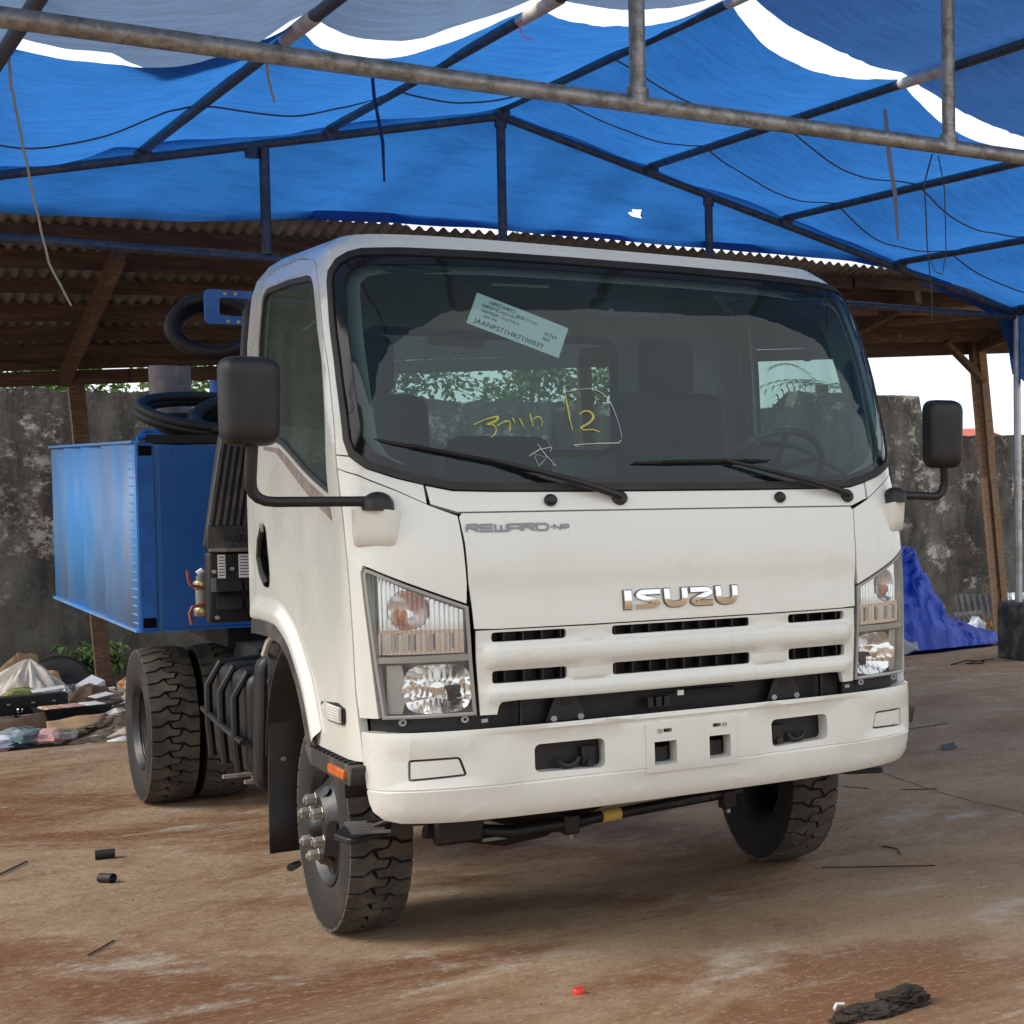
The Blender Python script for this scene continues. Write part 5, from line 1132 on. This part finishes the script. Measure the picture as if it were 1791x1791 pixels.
o = mb.build('straw_heap', 'straw', None, 0, fix=False); tag(o, 'heap of brown straw and twigs at the foot of the right shed post', 'straw'); stuff(o)
def lump(name, c, rx, ry, rz_, m, label, cat, seed=0, sq=.5, nu=20, nv=12):
    def f(u, v):
        a, b = 2*PI*u, PI*(v-.5); n_ = 1+sq*noise.noise(Vector((math.cos(a)*1.6+seed, math.sin(a)*1.6, b*1.5)))+.3*sq*noise.noise(Vector((math.cos(a)*4+seed, math.sin(a)*4, b*4)))
        return (c[0]+rx*n_*math.cos(a)*math.cos(b), c[1]+ry*n_*math.sin(a)*math.cos(b), max(c[2]-rz_*.45, c[2]+rz_*n_*math.sin(b)))
    return tag(MB().grid(f, nu, nv).build(name, m, None, 40), label, cat)
lump('plastic_sack', (6.95, 9.35, .03), .11, .10, .12, 'foam', 'white plastic sack in front of the straw heap', 'sack', 3)
strand('wire', [(5.25, 7.0, .008), (5.45, 7.08, .02), (5.6, 7.02, .01), (5.5, 6.9, .008), (5.35, 6.92, .015), (5.55, 7.0, .02), (5.75, 7.1, .01)], .007, 'rubber', 'tangle of black wire on the concrete by the tent block')

# ================================================================== rubbish on the left
random.seed(5)
def sheetbox(name, P, m, label, cat, th=.012): return tag(MB().grid(lambda u, v: Vector(P[0]).lerp(Vector(P[1]), u).lerp(Vector(P[3]).lerp(Vector(P[2]), u), v)+Vector((0, .012*math.sin(u*7), .006*math.sin(u*9+v*3))), 8, 4).build(name, m, None, 30, solid=th), label, cat)
def soil(u, v):
    x = -2.2+2.3*u; y = edge_y(x)+.05+3.9*v; h_ = interp([(-2.2, .02), (-1.0, .01), (-.66, .05), (-.42, .19), (-.2, .15), (.1, .02)], x)*(min(1, v/.12) if v < .12 else max(0, 1-(v-.12)/.7)); return (x, y, -.085+h_+.05*noise.noise(Vector((x*4, y*3, 0)))+.03*noise.noise(Vector((x*14, y*9, 1))))
o = MB().grid(soil, 70, 90).build('soil_heap', 'dirt', None, 50, fix=False); tag(o, 'dark soil and dead grass along the edge of the concrete', 'soil'); stuff(o)
mb = MB()
for k in range(2600):
    x = random.uniform(-1.5, .05); y = edge_y(x)+random.uniform(.03, 2.6); p = soil((x+2.2)/2.3, (y-edge_y(x)-.05)/3.9 if y > edge_y(x)+.05 else 0); a, l = random.uniform(-.9, .9)+(PI if random.random() < .5 else 0), random.uniform(.03, .09)
    q = Vector(p); d_ = Vector((math.cos(a), math.sin(a), random.uniform(-.1, .5)))*l; n_ = Vector((-d_.y, d_.x, 0)).normalized()*.004
    mb.add([q-d_*.5-n_, q-d_*.5+n_, q+d_*.5+n_*.4+Vector((0, 0, .012)), q+d_*.5-n_*.4+Vector((0, 0, .012))], [(0, 1, 2, 3)])
mat('dead_grass', (.10, .075, .045), .9, col2=(.19, .145, .085), scale=30)
o = mb.build('dead_grass', 'dead_grass', None, 0, fix=False); tag(o, 'dry dead grass littering the soil edge', 'grass'); stuff(o)
sheetbox('cardboard_sheet', [(-1.45, 7.62, .10), (-1.06, 7.72, .135), (-1.05, 7.72, .02), (-1.45, 7.60, -.03)], 'cardboard_dark', 'brown cardboard flap standing at the edge of the rubbish', 'cardboard')
sheetbox('cardboard_sheet', [(-1.06, 7.75, -.02), (-.72, 7.95, .0), (-.66, 8.25, .04), (-1.02, 8.15, .02)], 'cardboard', 'flat tan cardboard sheet lying behind the clear bottle', 'cardboard', .008)
bx_ = MB().box((-1.02, 8.95, .06), (.44, .12, .13), Matrix.Rotation(R(10), 3, 'Z')).build('black_case', 'black_metal', None, bevel=.01); tag(bx_, 'long black metal case lying in the rubbish', 'case')
for dx in (-.12, .02, .14): MB().box((-1.02+dx, 8.89+dx*.17, .075), (.02, .008, .012)).build('case_clip', 'zinc', bx_)
MB().lathe([(.012, -.01), (.02, 0), (.012, .01)], (-1.08, 8.86, .03), 'y', 12).build('case_lock', 'chrome', bx_)
tr = thing('plastic_tray', 'black plastic tray filled with pink packaging', 'tray', (-.80, 8.7, -.03))
mb = MB(); P0 = [(-.17, -.09), (.17, -.09), (.17, .09), (-.17, .09)]; P1_ = [(-.205, -.12), (.205, -.12), (.205, .12), (-.205, .12)]
rt_ = Matrix.Rotation(R(12), 3, 'Z')
mb.add([Vector((-.80, 8.7, 0))+rt_ @ Vector((a, b, -.035)) for a, b in P0]+[Vector((-.80, 8.7, 0))+rt_ @ Vector((a, b, .055)) for a, b in P1_], [(0, 3, 2, 1)]+[(i, (i+1) % 4, 4+(i+1) % 4, 4+i) for i in range(4)]); mb.build('tray_body', 'black_plastic', tr, 0, solid=.006)
for k, m in ((-.12, 'orange_wrap'), (.0, 'pink'), (.12, 'paper_white')): MB().box(Vector((-.80, 8.7, .045))+rt_ @ Vector((k, 0, 0)), (.115, .19, .03), rt_).build('packet', m, tr, bevel=.008)
def cone_sheet(u, v):
    a = 2*PI*u; r_ = v; cn_ = noise.noise(Vector((math.cos(a)*2.6, math.sin(a)*2.6, 1)))+.5*noise.noise(Vector((math.cos(a)*6, math.sin(a)*6, v*2))); h_ = .33*(1-v)**.8*(1+.25*cn_*v)+.05*cn_*v*(1-v)*4; f_ = 1+.32*cn_*v; return (-.94+.27*r_*f_*math.cos(a)+.02*(1-v), 9.85+.22*r_*f_*math.sin(a), -.03+h_*(1+.1*math.sin(a*5)*v))
tag(MB().grid(cone_sheet, 80, 12).build('white_plastic_sheet', 'white_bag', None, 70), 'peaked white plastic sheet over the rubbish pile', 'plastic sheet')
ct = thing('cardboard_box', 'open cardboard box behind the white plastic sheet', 'box', (-.9, 10.5, -.05))
for P in ([(-1.20, 10.45, .02), (-.94, 10.38, .30), (-.93, 10.40, .0), (-1.2, 10.45, -.06)], [(-.94, 10.38, .30), (-.80, 10.55, .27), (-.78, 10.55, .0), (-.93, 10.4, 0)], [(-.83, 10.35, .16), (-.70, 10.3, .15), (-.66, 10.25, .02), (-.82, 10.3, .0)]):
    MB().grid(lambda u, v, P=P: Vector(P[0]).lerp(Vector(P[1]), u).lerp(Vector(P[3]).lerp(Vector(P[2]), u), v)+Vector((0, .01*math.sin(u*8), .006*math.sin(u*11))), 6, 4).build('flap', 'cardboard', ct, 30, solid=.008)
tag(MB().lathe([(.001, .03), (.13, .02), (.19, -.01), (.2, -.03), (.19, -.03)], (0, 0, 0), 'z', 32).build('round_lid', 'black_metal', None), 'black round lid propped up in the rubbish before the plants', 'lid')
o = bpy.data.objects['round_lid']; o.location = (-.62, 10.75, .06); o.rotation_euler = (R(58), R(12), 0)
def tb(name, c, d, rot, m, label, cat, bv=.006): return tag(MB().box(c, d, Matrix.Rotation(R(rot[2]), 3, 'Z') @ Matrix.Rotation(R(rot[1]), 3, 'Y') @ Matrix.Rotation(R(rot[0]), 3, 'X')).build(name, m, None, bevel=bv), label, cat)
tb('foam_box', (-.53, 10.0, .035), (.15, .12, .10), (24, -26, 30), 'foam', 'white foam box lid tilted against the left shed post', 'foam box')
lump('crumpled_wrapper', (-.36, 9.6, .06), .06, .06, .06, 'orange_wrap', 'orange and white crumpled wrapper right of the left post', 'wrapper', 1)
lump('crumpled_paper', (-.33, 9.15, .04), .10, .09, .06, 'crumple', 'crumpled beige paper at the foot of the left post', 'paper', 2)
lump('crumpled_paper', (-.46, 9.3, .03), .09, .08, .05, 'crumple', 'smaller beige crumpled paper left of the big one', 'paper', 7)
lump('brown_bag', (-.63, 9.25, .05), .11, .10, .075, 'brown_bag', 'brown paper bag between the tray and the foam box', 'bag', 4)
lump('green_wrapper', (-1.03, 9.25, .10), .10, .06, .045, 'green_wrap', 'yellow green wrapper on top of the black case', 'wrapper', 5)
lump('teal_wrapper', (-1.20, 7.55, .0), .16, .10, .06, 'teal_wrap', 'teal and grey plastic wrapper below the cardboard flap', 'wrapper', 6)
lump('teal_wrapper', (-1.05, 7.48, .0), .09, .07, .05, 'pink', 'dull red wrapper at the front edge of the rubbish', 'wrapper', 8)
lump('plastic_film', (-1.35, 7.5, -.01), .16, .10, .05, 'foam', 'white plastic film at the front left edge of the rubbish', 'plastic sheet', 9)
lump('plastic_bag', (-.70, 9.5, .06), .07, .06, .06, 'clear_plastic', 'small clear plastic bag in front of the white sheet', 'bag', 10, .2)
tb('paper_sheet', (-.60, 8.95, .085), (.13, .09, .004), (6, -8, 25), 'paper_white', 'white paper lying beside the pink tray', 'paper', .001)
tb('paper_sheet', (-.88, 9.2, .13), (.20, .05, .004), (20, -5, 8), 'paper_white', 'white paper strip on the black case', 'paper', .001)
cn = thing('tin_can', 'white cylindrical can lying next to the left shed post', 'can', (-.50, 9.45, .03))
MB().tube([(-.57, 9.42, .05), (-.45, 9.47, .05)], .034, 16).build('can_body', 'foam', cn); MB().tube([(-.452, 9.469, .05), (-.44, 9.474, .05)], .036, 16).build('can_end', 'black_metal', cn)
mb = MB().lathe([(.001, 0), (.030, .002), (.034, .02), (.030, .035), (.034, .05), (.034, .09), (.026, .12), (.012, .14), (.012, .16), (.001, .16)], (0, 0, 0), 'z', 18); o = mb.build('plastic_bottle', 'clear_plastic', None); o.location = (-.95, 7.30, .035); o.rotation_euler = (R(80), R(10), R(-60)); tag(o, 'clear plastic bottle lying on the edge of the concrete', 'bottle')

random.seed(77); mb = MB(); mi = []
for k in range(170):
    x = random.uniform(-1.7, -.25); y = edge_y(x)+random.uniform(.15, 3.3); z = soil((x+2.2)/2.3, (y-edge_y(x)-.05)/3.9)[2]+.012; a = random.uniform(0, 2*PI); L_ = random.uniform(.02, .075)
    e1, e2 = Vector((math.cos(a), math.sin(a), random.uniform(-.3, .5)))*L_, Vector((-math.sin(a), math.cos(a), random.uniform(-.2, .6)))*L_*random.uniform(.3, .9); c_ = Vector((x, y, z)); n_ = Vector((0, 0, L_*random.uniform(.1, .5)))
    mb.add([c_-e1-e2, c_+e1-e2*.7, c_+e1*.8+e2, c_-e1*.9+e2*.8, c_+n_], [(0, 1, 4), (1, 2, 4), (2, 3, 4), (3, 0, 4)]); mi += [random.choice((0, 0, 1, 1, 2, 3, 4))]*4
o = mb.build('litter', 'paper_white', None, 0, fix=False); [o.data.materials.append(MATS[q]) for q in ('crumple', 'pink', 'teal_wrap', 'brown_bag')]
for p_, q in zip(o.data.polygons, mi): p_.material_index = q
tag(o, 'small scraps of paper and plastic strewn through the rubbish', 'litter'); stuff(o)

# ================================================================== small things on the concrete
def litter_tube(c, L_, r, rz_, label):
    d_ = Vector((math.cos(R(rz_)), math.sin(R(rz_)), 0)); a, b = Vector(c)-d_*L_/2, Vector(c)+d_*L_/2
    mb = MB().tube([a, b], r, 16, caps=False).tube([a, b], r*.8, 16, caps=False); n = 16
    o_ = mb.build('pipe_offcut', 'rubber', None, fix=False); tag(o_, label, 'pipe offcut', 'rubber pipe offcuts'); return o_
litter_tube((-1.336, 3.137, .021), .072, .021, -8, 'black pipe offcut lying farther from the camera on the left')
litter_tube((-1.40, 2.605, .020), .058, .020, -50, 'black pipe offcut lying nearer the camera on the left')
tag(MB().lathe([(.001, .018), (.015, .018), (.018, .013), (.0185, 0)], (-.5, -.267, .0), 'z', 18).build('bottle_cap', 'red_cap', None), 'small red bottle cap on the concrete in the foreground', 'bottle cap')
def ragf(u, v):
    a = 2*PI*u; L1 = 1 if math.cos(a) > 0 else 1.25; n_ = 1+.28*noise.noise(Vector((math.cos(a)*2, math.sin(a)*2, v*2)))
    r_ = math.sin(PI*v/2); x = .17*L1*r_*n_*math.cos(a); y = .055*r_*n_*math.sin(a)+.02*math.sin(x*22)
    h_ = (.060*(1-r_**3) if x > -.02 else .036*(1-r_**3))*(1+.5*math.sin(x*34+1)+.5*math.sin(a*7+x*20)*r_); d_ = Vector((.82, -.42, 0)); q = Vector((.45, .89, 0)); p = Vector((.14, -1.13, 0))+d_*x*.85+q*y*1.5
    return (p.x, p.y, .004+max(0, h_)+.012*(1-r_))
mb = MB()
for c_, rx_, ry_, rz_, sd_ in (((.22, -1.10, .014), .080, .055, .036, 3.1), ((.10, -1.115, .010), .085, .05, .022, 7.7), ((.02, -1.12, .006), .05, .035, .012, 9.2)):
    def rf(u, v, c_=c_, rx_=rx_, ry_=ry_, rz_=rz_, sd_=sd_):
        a, b = 2*PI*u, PI*(v-.5); d_ = Vector((math.cos(a)*math.cos(b), math.sin(a)*math.cos(b), math.sin(b)))
        n_ = 1+.45*noise.noise(d_*1.7+Vector((sd_, 0, 0)))+.30*(.4-abs(noise.noise(d_*3.5+Vector((0, sd_, 0)))))*2+.15*noise.noise(d_*8)
        p = Vector(c_)+Vector((.82*rx_*d_.x+.45*ry_*d_.y, -.42*rx_*d_.x+.89*ry_*d_.y, rz_*d_.z))*n_; return (p.x, p.y, max(.002, p.z))
    mb.grid(rf, 60, 30)
tag(mb.build('rag', 'rag', None, 60), 'dark brown crumpled rag on the concrete at the lower right', 'rag')
tag(MB().tube([(.03, -1.01, .008), (.05, -.985, .014), (.075, -.99, .010)], .005, 6).build('cable_tie', 'foam', None), 'small white plastic tie beside the rag', 'cable tie')
def twig(P, r, label): return tag(MB().tube([Vector(p) for p in P], r, 5).build('twig', 'rubber', None), label, 'twig')
twig([(.90, .80, .006), (1.05, .67, .007), (1.28, .50, .006)], .0028, 'long thin black stick on the concrete right of the front wheel')
twig([(-1.72, 3.05, .006), (-1.60, 3.28, .006)], .004, 'black stick on the concrete at the left edge')
twig([(-1.62, 1.35, .005), (-1.52, 1.52, .005)], .003, 'thin dark stick at the lower left edge')
twig([(2.95, 3.9, .005), (3.12, 4.0, .006), (3.45, 4.05, .005)], .003, 'dark stick lying right of the bumper')
twig([(1.86, 2.45, .004), (1.93, 2.30, .005)], .0025, 'small twig right of the right front tyre')
twig([(1.30, 1.0, .004), (1.32, .90, .006), (1.28, .80, .004)], .003, 'curved bit of wire near the right front tyre')
twig([(2.05, 2.15, .004), (2.20, 2.05, .004)], .0025, 'second small twig beyond the right front tyre')
o = MB().add([(2.88, 3.12, .004), (2.99, 3.2, .03), (2.96, 3.10, .012), (2.90, 3.2, .02)], [(0, 2, 1), (0, 1, 3)]).build('plastic_scrap', 'sheet_dark', None, 0, solid=.003); tag(o, 'small bluish plastic scrap on the concrete at the right', 'scrap')
random.seed(21); mb = MB()
for k in range(900):
    x, y = random.uniform(-2.4, 6), random.uniform(-2.2, 7)
    if y > edge_y(x)-.1: continue
    s_ = random.uniform(.002, .006); mb.add([(x-s_, y, .001), (x+s_*.5, y-s_, .001), (x+s_, y+s_*.6, .001), (x, y, .001+s_)], [(0, 1, 3), (1, 2, 3), (2, 0, 3)])
o = mb.build('grit', 'dirt', None, 0, fix=False); tag(o, 'loose grit scattered over the concrete yard', 'grit'); stuff(o)

# ================================================================== plants
def leaves(n, fn, size, seed, up=.3):
    random.seed(seed); mb = MB()
    for k in range(n):
        c, out_ = fn(); d_ = (out_+Vector((random.gauss(0, .6), random.gauss(0, .6), random.gauss(up, .5)))).normalized(); L_ = size*random.uniform(.6, 1.3)
        s_ = d_.cross(Vector((random.gauss(0, 1), random.gauss(0, 1), random.gauss(0, 1)))).normalized()*L_*.26; dr = Vector((0, 0, -L_*.18))
        mb.add([c, c+d_*L_*.5+s_, c+d_*L_+dr, c+d_*L_*.5-s_], [(0, 1, 2, 3)])
    return mb
def bush(name, c, rx, ry, rz_, n, size, m, seed, label, cat='bush', group=None, trunk=True):
    t_ = thing(name, label, cat, (c[0], c[1], -.07), group)
    random.seed(seed); cl = [(Vector((c[0]+random.uniform(-.8, .8)*rx, c[1]+random.uniform(-.7, .7)*ry, c[2]+random.uniform(-.7, .8)*rz_)), random.uniform(.25, .5)) for _ in range(14)]
    def fn():
        cc, r_ = random.choice(cl); d_ = Vector((random.gauss(0, 1), random.gauss(0, 1), random.gauss(0, 1))).normalized(); return cc+Vector((d_.x*rx, d_.y*ry, d_.z*rz_))*r_*random.uniform(.3, 1)*1.1, d_
    leaves(n, fn, size, seed, .2).build('crown', m, t_, 0, fix=False)
    if trunk:
        mb = MB()
        for cc, r_ in cl[:7]: b0 = Vector((c[0], c[1], -.08)); mb.tube([b0, b0.lerp(cc, .5)+Vector((0, 0, .1)), cc], [.03, .02, .008], 6)
        mb.build('trunk', 'bark', t_)
    return t_
for i, (x, y, z, rx, m, lb) in enumerate(((-1.5, 12.7, 2.25, .9, 'leaf_dark', 'dark leafy bush behind the wall at the far left'), (.15, 12.5, 2.30, .9, 'leaf_bright', 'sunlit yellow green bush behind the wall left of the cab'), (1.9, 12.8, 2.35, 1.0, 'leaf', 'green bush behind the wall seen through the cab window'),
        (3.6, 12.7, 2.4, 1.0, 'leaf_bright', 'bright bush behind the wall seen through the rear window'), (5.2, 13.0, 2.3, .9, 'leaf', 'green bush behind the wall hidden mostly by the cab'))):
    bush('bush', (x, y, z), rx, .5, .75, 6000, .075, m, 30+i, lb, 'bush', 'bushes behind the wall')
pt = thing('palm_tree', 'spiky palm crown beyond the wall seen through the right door window', 'palm tree', (7.6, 14, -.07))
mb = MB(); random.seed(9)
for k in range(15):
    a = 2*PI*k/15+random.uniform(-.2, .2); el = random.uniform(.1, 1.0); L_ = random.uniform(.8, 1.15); d0 = Vector((math.cos(a)*math.cos(el), math.sin(a)*math.cos(el), math.sin(el)))
    P = [Vector((7.6, 14, 2.75))+d0*L_*t+Vector((0, 0, -.55*t*t*L_)) for t in [i/9 for i in range(10)]]
    for i in range(1, 10):
        t = (P[i]-P[i-1]).normalized(); s_ = t.cross(Vector((0, 0, 1))).normalized()
        for q in (-1, 1):
            e = P[i]+(s_*q*.8+t*.7+Vector((0, 0, -.25)))*.26*(1-.5*abs(i/9-.4)); mb.add([P[i]-t*.012, e, P[i]+t*.02], [(0, 1, 2)])
mb.build('crown', 'leaf_dark', pt, 0, fix=False); MB().tube([(7.6, 14, -.1), (7.62, 14, 1.4), (7.6, 14, 2.78)], [.12, .09, .08], 10).build('trunk', 'bark', pt)
def weed(c, n, h_, spread, m, seed, label):
    t_ = thing('weed', label, 'plant', (c[0], c[1], -.07), 'weeds at the foot of the wall'); random.seed(seed); mb = MB(); st_ = MB()
    for k in range(n):
        a = random.uniform(0, 2*PI); top = Vector((c[0]+spread*random.uniform(.1, 1)*math.cos(a), c[1]+.5*spread*math.sin(a), c[2]+h_*random.uniform(.4, 1))); b0 = Vector((c[0]+.05*math.cos(a), c[1], -.07)); st_.tube([b0, b0.lerp(top, .5)+Vector((0, 0, .03)), top], .003, 4)
        for j in range(9):
            b = 2*PI*j/9+random.uniform(-.3, .3); d_ = Vector((math.cos(b), math.sin(b), random.uniform(-.35, .35))); L_ = random.uniform(.07, .14); s_ = Vector((-math.sin(b), math.cos(b), 0))*L_*.2; p = b0.lerp(top, random.uniform(.45, 1)); mid_ = p+d_*L_*.5+Vector((0, 0, .02)); mb.add([p, mid_+s_, p+d_*L_+Vector((0, 0, -.03)), mid_-s_], [(0, 1, 2, 3)])
    mb.build('foliage', m, t_, 0, fix=False); st_.build('stem', 'leaf', t_, 0, fix=False)
weed((-.42, 11.1, .02), 16, .26, .26, 'leaf', 51, 'leafy green weed left of the left shed post'); weed((-.25, 11.05, .02), 12, .34, .22, 'leaf_bright', 52, 'bright green weed behind the left shed post')
weed((-.55, 10.9, -.02), 8, .12, .16, 'leaf_bright', 53, 'low yellow green weed beside the black lid')
# distant house
hs = thing('house', 'distant house whose red roof shows just above the wall', 'house', (20.3, 31, -.07))
MB().box((20.3, 31, .9), (3.0, 3, 1.94)).build('wall', 'render_wall', hs); MB().prism([(-1.7, 0), (1.7, 0), (-.9, .80)], lambda u, v, w_: (20.3+u*.95, 29.2+w_, 1.87+v), 3.6).build('roof', 'red_roof', hs, 0)
MB().box((19.6, 29.49, 1.2), (.9, .04, .9)).build('window', 'black_gloss', hs)
